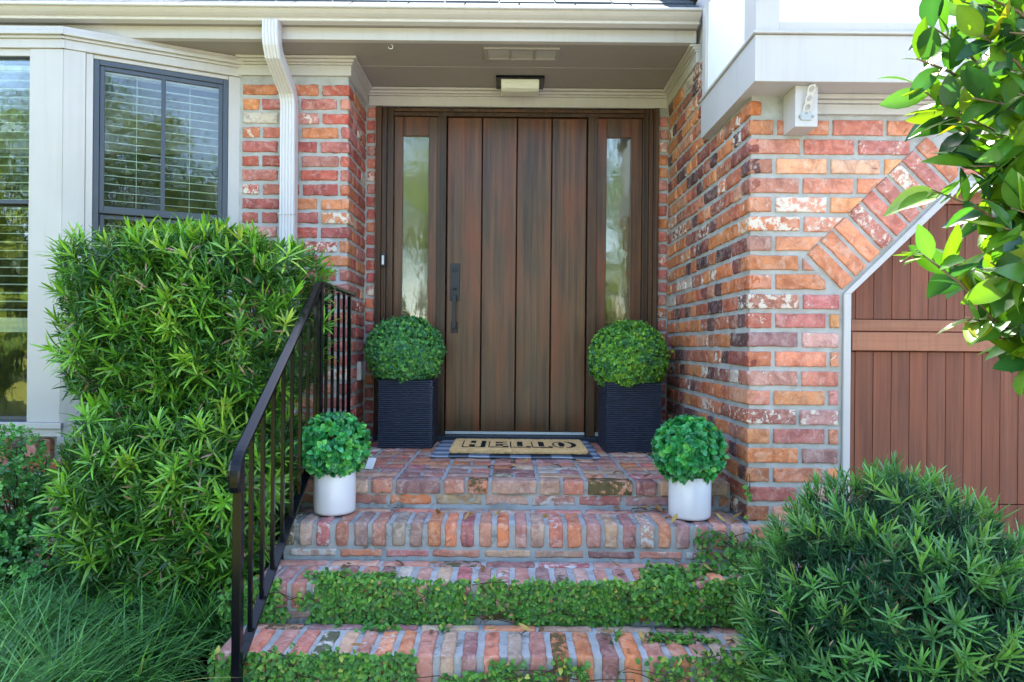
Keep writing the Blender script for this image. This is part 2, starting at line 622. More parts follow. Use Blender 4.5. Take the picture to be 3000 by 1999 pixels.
def rosettes(P, A, k, L, W, C, th=(25, 80), bend=(.05, .35), stem=.02, shape=STRAP, rng=NP, jit=.22):
    """k leaves round each shoot tip P with axis A."""
    n = len(P)
    A = unit(A)
    ref = np.where(np.abs(A[:, 2:3]) > .9, np.array([[1., 0, 0]]), np.array([[0., 0, 1]]))
    U = unit(np.cross(A, ref))
    Vv = np.cross(A, U)
    P = np.repeat(P, k, 0)
    A = np.repeat(A, k, 0)
    U = np.repeat(U, k, 0)
    Vv = np.repeat(Vv, k, 0)
    C = np.repeat(C, k, 0)
    N = n * k
    ph = (np.tile(np.arange(k), n) * 2.39996 + np.repeat(rng.uniform(0, 6.28, n), k) + rng.normal(0, .25, N))
    fr = np.tile(np.linspace(0, 1, k), n)            # 0 old outer leaf .. 1 young inner leaf
    th_ = np.radians(th[1] + (th[0] - th[1]) * fr + rng.normal(0, 8, N))
    rad = U * np.cos(ph)[:, None] + Vv * np.sin(ph)[:, None]
    D = A * np.cos(th_)[:, None] + rad * np.sin(th_)[:, None]
    Nn = A * np.sin(th_)[:, None] - rad * np.cos(th_)[:, None]
    base = P - A * (stem * (1 - fr))[:, None]
    Ls = np.repeat(L, k) * rng.uniform(1 - jit, 1 + jit, N) * (1 - .25 * fr)
    Ws = np.repeat(W, k) * rng.uniform(.8, 1.15, N)
    C = C * rng.uniform(.8, 1.2, (N, 1))
    return leaf_cloud(base, D, Nn, Ls, Ws, C, shape, rng.uniform(bend[0], bend[1], N))


def fbm(P, scale, seed=0.0):
    return np.array([noise.noise(Vector((p[0] * scale + seed, p[1] * scale + seed * 1.7, p[2] * scale - seed))) for p in P])


# ------------------------------------------------------------------ bricks
def block_template(nx, ny, nz):
    pts, idx, faces = [], {}, []
    def vid(p):
        if p not in idx:
            idx[p] = len(pts)
            pts.append(p)
        return idx[p]
    def face(fix, val, a, b, na, nb, flip):
        for i in range(na):
            for j in range(nb):
                q = []
                for (di, dj) in ((0, 0), (1, 0), (1, 1), (0, 1)):
                    c = [0, 0, 0]
                    c[fix] = val
                    c[a] = i + di
                    c[b] = j + dj
                    q.append(vid(tuple(c)))
                faces.append(tuple(reversed(q)) if flip else tuple(q))
    face(0, 0, 1, 2, ny, nz, True); face(0, nx, 1, 2, ny, nz, False)
    face(1, 0, 0, 2, nx, nz, False); face(1, ny, 0, 2, nx, nz, True)
    face(2, 0, 0, 1, nx, ny, True); face(2, nz, 0, 1, nx, ny, False)
    return pts, faces


TPL = {}


def prof(i, n, h, b):
    """where grid line i of n lies across half-extent h: rows bunch near the rounded edge"""
    if i == 0:
        return -h
    if i == n:
        return h
    if n >= 4:
        if i == 1:
            return -h + b
        if i == n - 1:
            return h - b
        return -h + b + (2 * h - 2 * b) * (i - 1) / (n - 2)
    return -h + 2 * h * i / n


def add_brick(mb, o, ux, uy, uz, size, col, prop, b=.006, jit=.0040, seg=(11, 3, 6)):
    """one brick: centre o, axes ux uy uz, full size"""
    if seg not in TPL:
        TPL[seg] = block_template(*seg)
    pts, faces = TPL[seg]
    h = [q / 2 for q in size]
    b = min(b, min(h) * .7)
    vs = []
    sx, sy, sz = R.uniform(0, 50), R.uniform(0, 50), R.uniform(0, 50)
    # slightly out of true
    tz, tx = R.uniform(-.012, .012), R.uniform(-.01, .01)
    for p in pts:
        q = [prof(p[k], seg[k], h[k], b) for k in range(3)]
        inn = [max(-(h[k] - b), min(h[k] - b, q[k])) for k in range(3)]
        d = Vector([q[k] - inn[k] for k in range(3)])
        if d.length > 1e-9:
            d = d.normalized() * b
        q = Vector(inn) + d
        nv = noise.noise_vector(Vector((q[0] * 28 + sx, q[1] * 28 + sy, q[2] * 28 + sz)))
        nv2 = noise.noise_vector(Vector((q[0] * 75 + sy, q[1] * 75 + sz, q[2] * 75 + sx)))
        q = q + nv * jit + nv2 * jit * .9
        q.z += q.x * tz
        q.x += q.z * tx
        vs.append(o + ux * q.x + uy * q.y + uz * q.z)
    mb.raw(vs, faces, col=col, prop=prop, smooth=True)


def clip(poly, a, b, c):
    """keep a*x+b*y<=c"""
    out = []
    n = len(poly)
    for i in range(n):
        p, q = poly[i], poly[(i + 1) % n]
        dp, dq = a * p[0] + b * p[1] - c, a * q[0] + b * q[1] - c
        if dp <= 0:
            out.append(p)
        if (dp < 0 < dq) or (dq < 0 < dp):
            t = dp / (dp - dq)
            out.append((p[0] + (q[0] - p[0]) * t, p[1] + (q[1] - p[1]) * t))
    return out


def area(p):
    return abs(sum(p[i][0] * p[(i + 1) % len(p)][1] - p[(i + 1) % len(p)][0] * p[i][1] for i in range(len(p)))) / 2


def poly_brick(mb, poly, fr, col, prop, proud=.009, back=.02):
    """a cut brick: 2D outline on a wall frame fr(u, n, v)"""
    # resample
    out = []
    n = len(poly)
    for i in range(n):
        p, q = poly[i], poly[(i + 1) % n]
        L = math.hypot(q[0] - p[0], q[1] - p[1])
        k = max(1, int(L / .018))
        for j in range(k):
            t = j / k
            out.append((p[0] + (q[0] - p[0]) * t, p[1] + (q[1] - p[1]) * t))
    cx = sum(p[0] for p in out) / len(out)
    cy = sum(p[1] for p in out) / len(out)
    s = R.uniform(0, 90)
    o2 = []
    for p in out:
        nv = noise.noise_vector(Vector((p[0] * 45 + s, p[1] * 45, s)))
        o2.append((p[0] + nv[0] * .0028, p[1] + nv[1] * .0028))
    m = len(o2)
    def inset(p, d):
        vx, vy = cx - p[0], cy - p[1]
        L = max(1e-6, math.hypot(vx, vy))
        return (p[0] + vx / L * d, p[1] + vy / L * d)
    rings = [(0, -back), (0, proud - .005), (.002, proud - .0015), (.006, proud), (.016, proud)]
    vs, fs = [], []
    for d, z in rings:
        for p in o2:
            q = inset(p, d)
            zz = z + (noise.noise(Vector((q[0] * 40 + s, q[1] * 40, 3))) * .0022 if z > 0 else 0)
            vs.append(fr(q[0], zz, q[1]))
    for r in range(len(rings) - 1):
        for j in range(m):
            j2 = (j + 1) % m
            fs.append((r * m + j, r * m + j2, (r + 1) * m + j2, (r + 1) * m + j))
    vs.append(fr(cx, proud, cy))
    e = len(vs) - 1
    b = (len(rings) - 1) * m
    for j in range(m):
        fs.append((b + j, b + (j + 1) % m, e))
    mb.raw(vs, fs, col=col, prop=prop, smooth=True)


PAL_WARM = [(.50, .155, .055), (.47, .13, .055), (.42, .105, .06), (.54, .20, .085), (.38, .10, .065), (.46, .18, .11), (.50, .24, .15), (.34, .09, .06), (.22, .07, .06)]
PAL_FRONT = [(.60, .24, .125), (.60, .28, .165), (.58, .22, .12), (.56, .23, .15), (.48, .165, .12), (.60, .33, .22), (.52, .29, .23), (.62, .27, .12), (.45, .16, .135), (.58, .27, .18), (.38, .20, .18), (.62, .25, .11), (.60, .23, .095), (.56, .25, .17)]
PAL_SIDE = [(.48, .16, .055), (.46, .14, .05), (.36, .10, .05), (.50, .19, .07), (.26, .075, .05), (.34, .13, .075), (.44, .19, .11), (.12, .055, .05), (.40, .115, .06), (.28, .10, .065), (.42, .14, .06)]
PAL_LEFT = [(.46, .115, .075), (.43, .105, .075), (.50, .16, .08), (.38, .095, .075), (.52, .20, .09), (.44, .15, .115), (.34, .10, .085), (.45, .14, .095), (.47, .19, .15), (.40, .12, .10)]
PAL_STEP = [(.42, .19, .135), (.39, .18, .14), (.48, .18, .105), (.43, .25, .175), (.35, .18, .15), (.33, .20, .165), (.46, .16, .11), (.56, .20, .085), (.42, .27, .20), (.39, .14, .13), (.47, .28, .185), (.34, .25, .195), (.52, .19, .09), (.45, .30, .19), (.44, .19, .14), (.30, .16, .15), (.50, .22, .13), (.28, .13, .11)]


def pick(pal, lime=.3, moss=0.0, cream=.015):
    c = R.choice(pal)
    k = R.uniform(.92, 1.30)
    col = tuple(min(.8, x * k * R.uniform(.95, 1.05)) for x in c)
    lm = R.random()
    lm = R.uniform(.45, .85) if lm < lime * .35 else (R.uniform(.2, .5) if lm < lime else R.uniform(0, .15))
    ms = R.random()
    ms = R.uniform(.4, .95) if ms < moss else R.uniform(0, .12)
    if R.random() < cream:
        col = (.52, .44, .35)
    return col, (R.random(), lm, ms)


CH = .0817      # course height
BH = .0615
CORNER = {}


def frame(o, u):
    """wall frame: o on the wall's face, u along it; n points out of the wall."""
    u = Vector((u[0], u[1], 0)).normalized()
    n = Vector((u.y, -u.x, 0))
    def fr(s, d, z):
        return Vector((o[0] + u.x * s + n.x * d, o[1] + u.y * s + n.y * d, z))
    fr.u, fr.n = u, n
    return fr


def brick_face(mb, fr, s0, s1, zc0, rows, pal, lime, corner0=None, corner1=None, zmax=9, off=0, mod=.2285, headers=.25, z_lo=-9, joint=.019, moss=0.0, first_half=None):
    """courses of bricks over s0..s1 of a wall frame. zc0 = centre of row 0"""
    for r in range(rows):
        zc = zc0 + r * CH
        if zc + BH / 2 > zmax or zc - BH / 2 < z_lo:
            continue
        s = s0
        odd = (r + off) % 2
        first = True
        while s < s1 - .025:
            ln = (mod - joint)
            if first:
                ln = ln if odd else ln / 2 - joint / 2
            elif R.random() < headers:
                ln = ln / 2 - joint / 2
            ln *= R.uniform(.96, 1.03)
            e = min(s + ln, s1)
            if s1 - e < .05:
                e = s1
            last = e >= s1 - 1e-6
            key = None
            if first and corner0:
                key = (corner0, r)
            if last and corner1:
                key = (corner1, r)
            if key:
                if key not in CORNER:
                    CORNER[key] = pick(pal, lime, moss)
                col, pr = CORNER[key]
            else:
                col, pr = pick(pal, lime, moss)
            h = BH * R.uniform(.95, 1.05)
            dep = .05
            pro = R.uniform(.006, .011)
            a0 = s - (pro - .0015 if first and corner0 else 0)
            e0 = e + (pro - .0015 if last and corner1 else 0)
            c = fr((a0 + e0) / 2, pro - dep / 2, zc + R.uniform(-.0015, .0015))
            add_brick(mb, c, fr.u, -fr.n, Vector((0, 0, 1)), (e0 - a0, dep, h), col, pr)
            s = e + joint * R.uniform(.8, 1.2)
            first = False


UX, UY, UZ = Vector((1, 0, 0)), Vector((0, 1, 0)), Vector((0, 0, 1))

# ------------------------------------------------------------------ ground
g = MB(); g.box(-60, 60, -60, 60, -1.2, -.16); g.build('ground', M['soil'], kind='structure')
g = MB(); g.box(-60, -1.3, -40, 1.15, -.158, -.1); g.build('lawn', M['lawn'], kind='structure')
g = MB(); g.box(1.15, 7, -40, 2.97, -.158, -.12); g.build('driveway', M['concrete'], kind='structure')
g = MB(); g.box(-1.25, 1.14, -9, 2.24, -.158, -.11); g.build('added_bounce_walk', M['concrete'], kind='structure')  # unseen pale slab added to bounce sunlight into the porch
g = MB()
gx, gy = 26, 20
vs, fs = [], []
for j in range(gy + 1):
    for i in range(gx + 1):
        x = -5.2 + i / gx * 4.25
        y = 1.15 + j / gy * 2.75
        e = min(i, gx - i, 3) / 3 * min(j + 1, 3) / 3
        vs.append((x, y, -.15 + .17 * e + .05 * noise.noise(Vector((x * 3, y * 3, 0)))))
for j in range(gy):
    for i in range(gx):
        a = j * (gx + 1) + i
        fs.append((a, a + 1, a + gx + 2, a + gx + 1))
g.raw(vs, fs, smooth=True)
g.build('garden_bed', M['soil'], kind='structure')

# ------------------------------------------------------------------ house
house = thing('brick_house', 'red brick house with greige trim, dark plank front door and white garage gable', 'house', (0, 4.6, 0))

LEFT_Z0 = 2.655 - 31 * CH
RIGHT_Z0 = 1.723 - 22 * CH
# brick wall left of the porch: front face and porch return
fc = frame((-1.54, 3.94), (1, 0))
mb = MB(); mb.box(-1.56, -.935, 3.94, 4.6, -.2, 2.835); lw = mb.build('brick_wall', M['mortar'], house)
bb = MB(); brick_face(bb, fc, .0, .605, LEFT_Z0, 32, PAL_LEFT, .42, corner1='L', zmax=2.76, z_lo=.1, headers=.15)
fs_ = frame((-.935, 3.94), (0, 1))
brick_face(bb, fs_, 0, .452, LEFT_Z0, 32, PAL_LEFT, .4, corner0='L', zmax=2.78, z_lo=.55, off=1, headers=.45)
bb.build('brickwork', M['brick'], lw)
# narrow wall strips beside the door casing
mb = MB(); mb.box(-.934, -.862, 4.40, 4.6, .55, 2.835); lj = mb.build('brick_wall', M['mortar'], house)
bb = MB()
for r in range(32):
    zc = LEFT_Z0 + .03 + r * CH
    if .62 < zc < 2.70:
        col, pr = pick(PAL_LEFT, .4)
        add_brick(bb, Vector((-.893 + R.uniform(-.003, .003), 4.415, zc)), UX, UY, UZ, (.052, .05, BH), col, pr, seg=(5, 4, 5))
bb.build('brickwork', M['brick'], lj)
mb = MB(); mb.box(.952, 1.019, 4.40, 4.6, .55, 2.835); rj = mb.build('brick_wall', M['mortar'], house)
bb = MB()
for r in range(40):
    zc = RIGHT_Z0 + .02 + r * CH
    if .62 < zc < 2.70:
        col, pr = pick(PAL_LEFT + PAL_SIDE[:4], .4)
        add_brick(bb, Vector((.983 + R.uniform(-.003, .003), 4.415, zc)), UX, UY, UZ, (.054, .05, BH), col, pr, seg=(5, 4, 5))
bb.build('brickwork', M['brick'], rj)
# wall behind everything
mb = MB(); mb.box(-1.6, 1.3, 4.6, 4.75, -.2, 3.2); mb.build('back_wall', M['mortar'], house)

# right return wall of the porch (faces -X) and garage front wall
mb = MB(); mb.box(1.02, 1.20, 2.90, 4.6, -.2, 2.835); rw = mb.build('brick_wall', M['mortar'], house)
fr_side = frame((1.02, 4.40), (0, -1))
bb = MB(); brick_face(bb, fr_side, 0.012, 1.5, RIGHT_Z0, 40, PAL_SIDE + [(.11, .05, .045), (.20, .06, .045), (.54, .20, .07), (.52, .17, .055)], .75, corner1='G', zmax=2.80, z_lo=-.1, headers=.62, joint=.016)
bb.build('brickwork', M['brick'], rw)

XA, ZA, XB, ZB = 1.425, 1.423, 1.90, 1.898
mb = MB()
mb.box(1.20, 1.412, 2.90, 3.1, -.2, 2.3)
mb.extrude([(1.4121, 1.43), (1.4121, 2.3), (1.90, 2.3), (1.90, 1.915)], 2.90, 3.1, 'y')
mb.box(1.9001, 5.0, 2.90, 3.1, 1.912, 2.3)
gw = mb.build('garage_wall', M['mortar'], house)
bb = MB()
frg = frame((0, 2.90), (1, 0))
q2 = math.sqrt(.5)
def dd(x, z):
    return ((x - XA) - (z - ZA)) * q2
for r in range(31):
    zc = RIGHT_Z0 + r * CH
    if zc < -.1 or zc > 2.21:
        continue
    s = 1.02 - .008
    k = 0
    odd = (r + 0) % 2
    while s < 2.1:
        ln = .21 if (k or odd == 0) else .096
        ln *= R.uniform(.97, 1.03)
        z0, z1 = zc - BH / 2 * R.uniform(.93, 1.05), zc + BH / 2 * R.uniform(.93, 1.05)
        z1 = min(z1, 2.2)
        P0 = [(s, z0), (s + ln, z0), (s + ln, z1), (s, z1)]
        c1 = clip(P0, q2, -q2, q2 * XA - q2 * ZA - .242)         # beyond the sloping soldier band
        c2 = clip(clip(P0, q2, q2, q2 * (XA + ZA) - .02), 1, 0, 1.396)   # below it, left of the jamb
        c = max((c1, c2), key=lambda p: area(p) if len(p) > 2 else 0)
        if len(c) > 2 and area(c) > .0009 and min(p[0] for p in c) < 1.86:
            if k == 0:
                col, pr = CORNER.get(('G', r), pick(PAL_FRONT, .4))
                fcol, _ = pick(PAL_FRONT, .3)
                col = tuple(a * .45 + b * .55 for a, b in zip(col, fcol))
            else:
                col, pr = pick(PAL_FRONT, .48, 0, .03)
            poly_brick(bb, c, frg, col, pr)
        s += ln + .019
        k += 1
ndir = (-q2, q2)
for k in range(9):
    t0 = .006 + k * .0805
    t1 = t0 + .0625
    def pt(t, d):
        return (XA + q2 * t - q2 * d - .012, ZA + q2 * t + q2 * d + .012)
    P0 = [pt(t0, .012), pt(t1, .012), pt(t1, .222), pt(t0, .222)]
    c = clip(clip(P0, 1, 0, 1.893), 0, 1, 2.185)
    if len(c) > 2 and area(c) > .001:
        col, pr = pick(PAL_FRONT[2:5] + [(.47, .19, .15), (.50, .22, .17)], .4, 0, 0)
        poly_brick(bb, c, frg, col, pr)
for k in range(26):
    x0 = 1.915 + k * .0805
    col, pr = pick(PAL_FRONT[2:5] + PAL_FRONT, .4)
    poly_brick(bb, [(x0, 1.94), (x0 + .062, 1.94), (x0 + .062, 2.145), (x0, 2.145)], frg, col, pr)
bb.build('brickwork', M['brick'], gw)

# garage opening trim and door
mb = MB()
TW = .03
mb.box(1.413, 1.413 + TW, 2.885, 3.02, -.16, 1.43)
mb.hexa([(1.413, 2.885, 1.4301), (1.443, 2.885, 1.4301), (1.443, 3.02, 1.4301), (1.413, 3.02, 1.4301),
         (1.893, 2.885, 1.9101), (1.905, 2.885, 1.8801), (1.905, 3.02, 1.8801), (1.893, 3.02, 1.9101)])
mb.box(1.8935, 5, 2.886, 3.02, 1.882, 1.912)
mb.box(1.441, 1.452, 2.93, 2.97, 1.10, 1.27)
mb.build('garage_trim', M['trim'], house, .002)
gd = MB()
gd.box(1.43, 5, 3.012, 3.04, -.15, 1.93)
gdo = gd.build('garage_door', M['garage_wood'], house)
pl = MB()
x = 1.517
while x < 3.9:
    top = min(1.83, 1.40 + (x - 1.44) + .08)
    for (a, b) in ((-.14, .52), (.524, 1.186), (1.328, top)):
        pl.box(x, x + .0775, 2.995, 3.02, a, b)
    x += .0795
pl.build('plank', M['garage_wood'], gdo, .0018)
st = MB()
st.box(1.445, 1.514, 2.992, 3.02, -.14, 1.185); st.box(1.445, 1.514, 2.992, 3.02, 1.189, 1.49)
st.build('stile', M['garage_wood'], gdo, .003)
rl = MB(); rl.box(1.490, 3.9, 2.972, 2.994, 1.19, 1.272); rl.box(1.490, 3.9, 2.976, 2.994, 1.275, 1.325)
rl.box(1.80, 3.9, 2.985, 2.994, 1.833, 1.90)
rl.build('rail', M['garage_rail'], gdo, .004)

# overhanging gable above the garage
gb = MB()
gb.box(.975, 5, 2.737, 3.51, 2.264, 2.451)
gbeam = gb.build('gable_beam', M['trim'], house, .003)
gl_ = MB(); gl_.box(.965, 5, 2.725, 3.515, 2.453, 2.465)
gl_.build('ledge', M['trim'], gbeam, .003)
gp = MB(); gp.box(.993, 5, 2.762, 3.50, 2.4652, 2.93); gpan = gp.build('gable_panel', M['stucco'], house)
gt = MB()
gt.box(.98, 1.075, 2.745, 2.765, 2.466, 2.93)
gt.box(1.0752, 5, 2.748, 2.764, 2.466, 2.508)
gt.box(.981, .994, 2.7652, 2.885, 2.466, 2.93)
gt.box(.979, .9935, 3.452, 3.508, 2.3, 2.93)
gt.build('board', M['trim'], gpan, .002)
# crown under the beam on the garage front
cr = MB()
cr.box(1.246, 5, 2.882, 2.902, 2.185, 2.228); cr.box(1.246, 5, 2.872, 2.902, 2.2285, 2.243); cr.box(1.246, 5, 2.858, 2.902, 2.2435, 2.2635)
cr.build('crown_moulding', M['trim'], house, .004)
bk = MB(); bk.box(1.153, 1.245, 2.775, 2.9, 2.096, 2.2635); bk.build('beam_end_block', M['trim'], house, .003)
# moulding of porch walls
def crown(mb, fr, s0, s1, zb, zt, ext0=0, ext1=0):
    h = zt - zb
    for (a, b, d) in ((0, .58, .018), (.58, .70, .026), (.70, .86, .036), (.86, 1.0, .052)):
        mb.fbox(fr, s0 - d * ext0, s1 + d * ext1, -.005, d, zb + h * a + .0004, zb + h * b)
cm = MB()
crown(cm, frame((-1.56, 3.94), (1, 0)), -.01, .627, 2.735, 2.8385, 0, 1)
crown(cm, frame((-.933, 3.94), (0, 1)), -.001, .455, 2.735, 2.838, 0, 0)
crown(cm, frame((-.93, 4.405), (1, 0)), .02, 1.94, 2.727, 2.8375)
crown(cm, frame((1.018, 4.40), (0, -1)), -.001, .70, 2.735, 2.838)
cm.build('crown_moulding', M['trim'], house, .004)

# ceiling, frieze, soffit, gutter, roof
mb = MB()
mb.box(-5, 1.0, 3.73, 4.04, 2.84, 2.9); mb.box(-5, 1.0, 4.043, 4.6, 2.8405, 2.9)
mb.build('porch_ceiling', M['ceiling'], house)
mb = MB(); mb.box(-5, .9985, 4.0385, 4.0445, 2.8393, 2.8398); mb.build('ceiling_seam', M['trim'], house)
mb = MB(); mb.box(-5, .998, 3.69, 3.7295, 2.838, 2.905); mb.build('frieze_board', M['trim'], house, .003)
mb = MB(); mb.box(-5, 1.0, 3.62, 3.73, 2.9055, 2.93); mb.build('soffit', M['ceiling'], house)
gp_ = [(3.668, 2.905), (3.622, 2.9045), (3.618, 2.907), (3.618, 2.915), (3.612, 2.919), (3.603, 2.921), (3.585, 2.930), (3.573, 2.939), (3.566, 2.946), (3.553, 2.946), (3.549, 2.949), (3.549, 2.958), (3.553, 2.961), (3.575, 2.961), (3.668, 2.955)]
mb = MB(); mb.extrude(gp_, -5, .992, 'x')
gut = mb.build('gutter', M['gutter'], house, .0015)
mb = MB()
ps = 35
tn = math.tan(math.radians(ps))
for row in range(16):
    y0 = 3.575 + row * .115
    z0 = 2.962 + row * .115 * tn
    xx = -5 + (row % 2) * .15
    while xx < 1.0:
        w = .29 + R.uniform(-.01, .01)
        e = min(xx + w, .985)
        dz = R.uniform(0, .003)
        mb.hexa([(xx, y0, z0 - .004), (e, y0, z0 - .004), (e, y0 + .2, z0 + .2 * tn - .012), (xx, y0 + .2, z0 + .2 * tn - .012),
                 (xx, y0, z0 + .008 + dz), (e, y0, z0 + .008 + dz), (e, y0 + .2, z0 + .2 * tn - .004), (xx, y0 + .2, z0 + .2 * tn - .004)])
        xx += w + .008
rf = MB()
rf.hexa([(-9, 3.60, 2.95), (.985, 3.60, 2.95), (.985, 8.5, 2.95 + 4.9 * tn), (-9, 8.5, 2.95 + 4.9 * tn), (-9, 3.60, 2.956), (.985, 3.60, 2.956), (.985, 8.5, 2.956 + 4.9 * tn), (-9, 8.5, 2.956 + 4.9 * tn)])
rf.hexa([(.97, 2.66, 2.931), (9, 2.66, 2.931), (9, 8.5, 6.36), (.97, 8.5, 6.36), (.97, 2.66, 2.98), (9, 2.66, 2.98), (9, 8.5, 6.45), (.97, 8.5, 6.45)])  # unseen slab over the gable, added and lowered to shape the sunlight
rfo = rf.build('roof_with_shade_slab', M['shingle'], house)
mb.build('shingles', M['shingle'], rfo)
mb = MB(); mb.box(1.0205, 1.2, 3.52, 4.6, 2.836, 3.1); mb.build('upper_wall', M['trim'], house)
# side and back shell so no daylight leaks in
mb = MB(); mb.box(-9, 9, 8.5, 8.6, -.2, 6.5); mb.box(-9, -8.9, 4.0, 8.5, -.2, 4.5); mb.box(5.0, 9, 2.9, 3.1, -.2, 3.3); mb.build('back_wall', M['mortar'], house)

# downspout
mb = MB()
w2, d2 = .043, .03
prof2 = []
for i in range(5):
    a = -w2 + i * w2 * 2 / 5
    prof2 += [(a + .002, -d2), (a + .0045, -d2 - .005), (a + .0125, -d2 - .005), (a + .015, -d2)]
prof2 += [(w2, -d2 + .004), (w2, d2), (-w2, d2), (-w2, -d2 + .004)]
path = [(-1.272, 3.632, 2.905), (-1.272, 3.632, 2.83), (-1.271, 3.64, 2.785), (-1.27, 3.665, 2.742), (-1.262, 3.80, 2.655), (-1.258, 3.85, 2.62), (-1.257, 3.872, 2.59), (-1.256, 3.882, 2.545), (-1.256, 3.884, 1.93), (-1.256, 3.884, -.1)]
mb.sweep(path, prof2)
ds = mb.build('downspout', M['gutter'], house)
mb = MB()
for z in (1.93,):
    mb.box(-1.302, -1.210, 3.845, 3.9165, z - .004, z)
mb.build('seam', M['gutter'], ds)

# ------------------------------------------------------------------ bay window
C1 = (-2.34, 3.58)
C2 = (-1.555, 3.945)
bf = frame((-4.9, 3.58), (1, 0))         # front facet, s = x + 4.9
ba = frame(C1, (C2[0] - C1[0], C2[1] - C1[1]))
LA = math.hypot(C2[0] - C1[0], C2[1] - C1[1])
t = MB()
# front facet boards (s: x=-2.34 -> 2.56, x=-2.525 -> 2.375)
t.fbox(bf, 2.385, 2.56, -.03, .004, .775, 2.727)
t.fbox(bf, 0, 2.384, -.03, -.002, 2.69, 2.7275)
t.fbox(ba, -.0, .10, -.03, .005, .70, 2.727)
t.fbox(ba, .1005, .134, -.04, .0, .70, 2.7265)
t.fbox(ba, .80, LA, -.04, .002, .70, 2.7265)
t.fbox(ba, .1345, .7995, -.04, -.004, 2.705, 2.7265)
trim = t.build('window_post', M['trim'], house, .003)
t = MB()
for fr_, a, b in ((bf, 0, 2.572), (ba, -.012, LA + .002)):
    e = 0
    t.fbox(fr_, a, b, -.05, .012, 2.7278, 2.775)
    t.fbox(fr_, a, b + .004, -.05, .022, 2.7752, 2.79)
    t.fbox(fr_, a, b + .008, -.05, .038, 2.7902, 2.812)
    t.fbox(fr_, a, b, -.05, .02, 2.8122, 2.8395)
t.build('head_moulding', M['trim'], house, .003)
t = MB()
t.fbox(bf, 0, 2.575, -.06, .02, .742, .774)
t.fbox(bf, 0, 2.57, -.06, .008, .70, .7415)
t.fbox(ba, -.012, LA, -.06, .02, .66, .6995)
t.build('window_sill', M['trim'], house, .003)
# brick base of the bay
mb = MB()
mb.fbox(bf, 0, 2.56, -.4, -.03, -.2, .70)
mb.fbox(ba, 0.0, LA, -.4, -.03, -.2, .66)
bw = mb.build('brick_wall', M['mortar'], house)
bb = MB()
b2 = frame((-4.9, 3.61), (1, 0))
for k in range(18):
    col, pr = pick(PAL_LEFT + PAL_SIDE, .3)
    add_brick(bb, b2(2.545 - .035 - k * .076 - .03, -.012, .635), UX, UY, UZ, (.058, .08, .105), col, pr)
brick_face(bb, b2, 1.2, 2.55, .54 - 8 * CH, 9, PAL_LEFT + PAL_SIDE, .2, zmax=.58, headers=.3, corner1=None)
b3 = frame((ba(0, -.03, 0).x, ba(0, -.03, 0).y), (C2[0] - C1[0], C2[1] - C1[1]))
for k in range(11):
    col, pr = pick(PAL_LEFT + PAL_SIDE, .3)
    add_brick(bb, b3(.03 + k * .076, -.012, .60), b3.u, -b3.n, UZ, (.058, .08, .105), col, pr)
brick_face(bb, b3, .0, LA - .02, .50 - 8 * CH, 9, PAL_LEFT + PAL_SIDE, .2, zmax=.56, headers=.3)
bb.build('brickwork', M['brick'], bw)


def window(fr, s0, s1, z0, z1, zr, mull, slat_z0, name_mat, fw, sw):
    """double hung sash between s0..s1; zr = meeting rail centre"""
    f = MB()
    f.fbox(fr, s0, s0 + fw, -.05, -.006, z0, z1)
    f.fbox(fr, s1 - fw, s1, -.05, -.006, z0, z1)
    f.fbox(fr, s0 + fw, s1 - fw, -.05, -.0062, z1 - fw, z1)
    f.fbox(fr, s0 + fw, s1 - fw, -.05, -.0062, z0, z0 + fw)
    win = f.build('window', name_mat, house, .003)
    f = MB()
    a, b = s0 + fw + .001, s1 - fw - .001
    for (q0, q1, dn) in ((zr - .012, z1 - fw, -.014), (z0 + fw, zr - .018, -.03)):
        f.fbox(fr, a, a + sw, dn - .02, dn, q0, q1)
        f.fbox(fr, b - sw, b, dn - .02, dn, q0, q1)
        f.fbox(fr, a + sw, b - sw, dn - .02, dn - .0005, q1 - sw, q1)
        f.fbox(fr, a + sw, b - sw, dn - .02, dn + .004, q0, q0 + sw + .016)
        if mull:
            m_ = (a + b) / 2
            f.fbox(fr, m_ - .011, m_ + .011, dn - .02, dn + .002, q0 + sw + .0165, q1 - sw - .0005)
    f.build('sash', name_mat, win, .002)
    p = MB()
    p.fbox(fr, a + .005, b - .005, -.028, -.024, zr, z1 - fw - .005)
    p.fbox(fr, a + .005, b - .005, -.044, -.040, z0 + fw + .005, zr - .005)
    p.build('pane', M['glass'], win)
    sl = MB()
    z = z1 - .05
    while z > slat_z0:
        tl = .004
        sl.hexa([fr(s, n_, zz) for (s, n_, zz) in ((s0 + .02, -.075, z - tl), (s1 - .02, -.075, z - tl), (s1 - .02, -.122, z + tl), (s0 + .02, -.122, z + tl),
                                              (s0 + .02, -.075, z - tl + .0028), (s1 - .02, -.075, z - tl + .0028), (s1 - .02, -.122, z + tl + .0028), (s0 + .02, -.122, z + tl + .0028))])
        z -= .0455
    for k in (.3, .7):
        sc = s0 + (s1 - s0) * k
        sl.fbox(fr, sc - .001, sc + .001, -.074, -.072, slat_z0, z1 - .03)
    sl.fbox(fr, s0 + .02, s1 - .02, -.125, -.075, z1 - .045, z1 - .02)
    if slat_z0 > 1.1:
        for q in range(12):
            sl.fbox(fr, s0 + .02, s1 - .02, -.122, -.075, slat_z0 - .012 - q * .0065, slat_z0 - .008 - q * .0065)
    sl.build('blind', M['blind'], win)
    return win


window(bf, .9, 2.384, .775, 2.689, 1.93, False, 1.33, M['frame_dark'], .006, .004)
window(ba, .1345, .7995, .70, 2.704, 1.90, True, .8, M['frame_dark'], .028, .022)
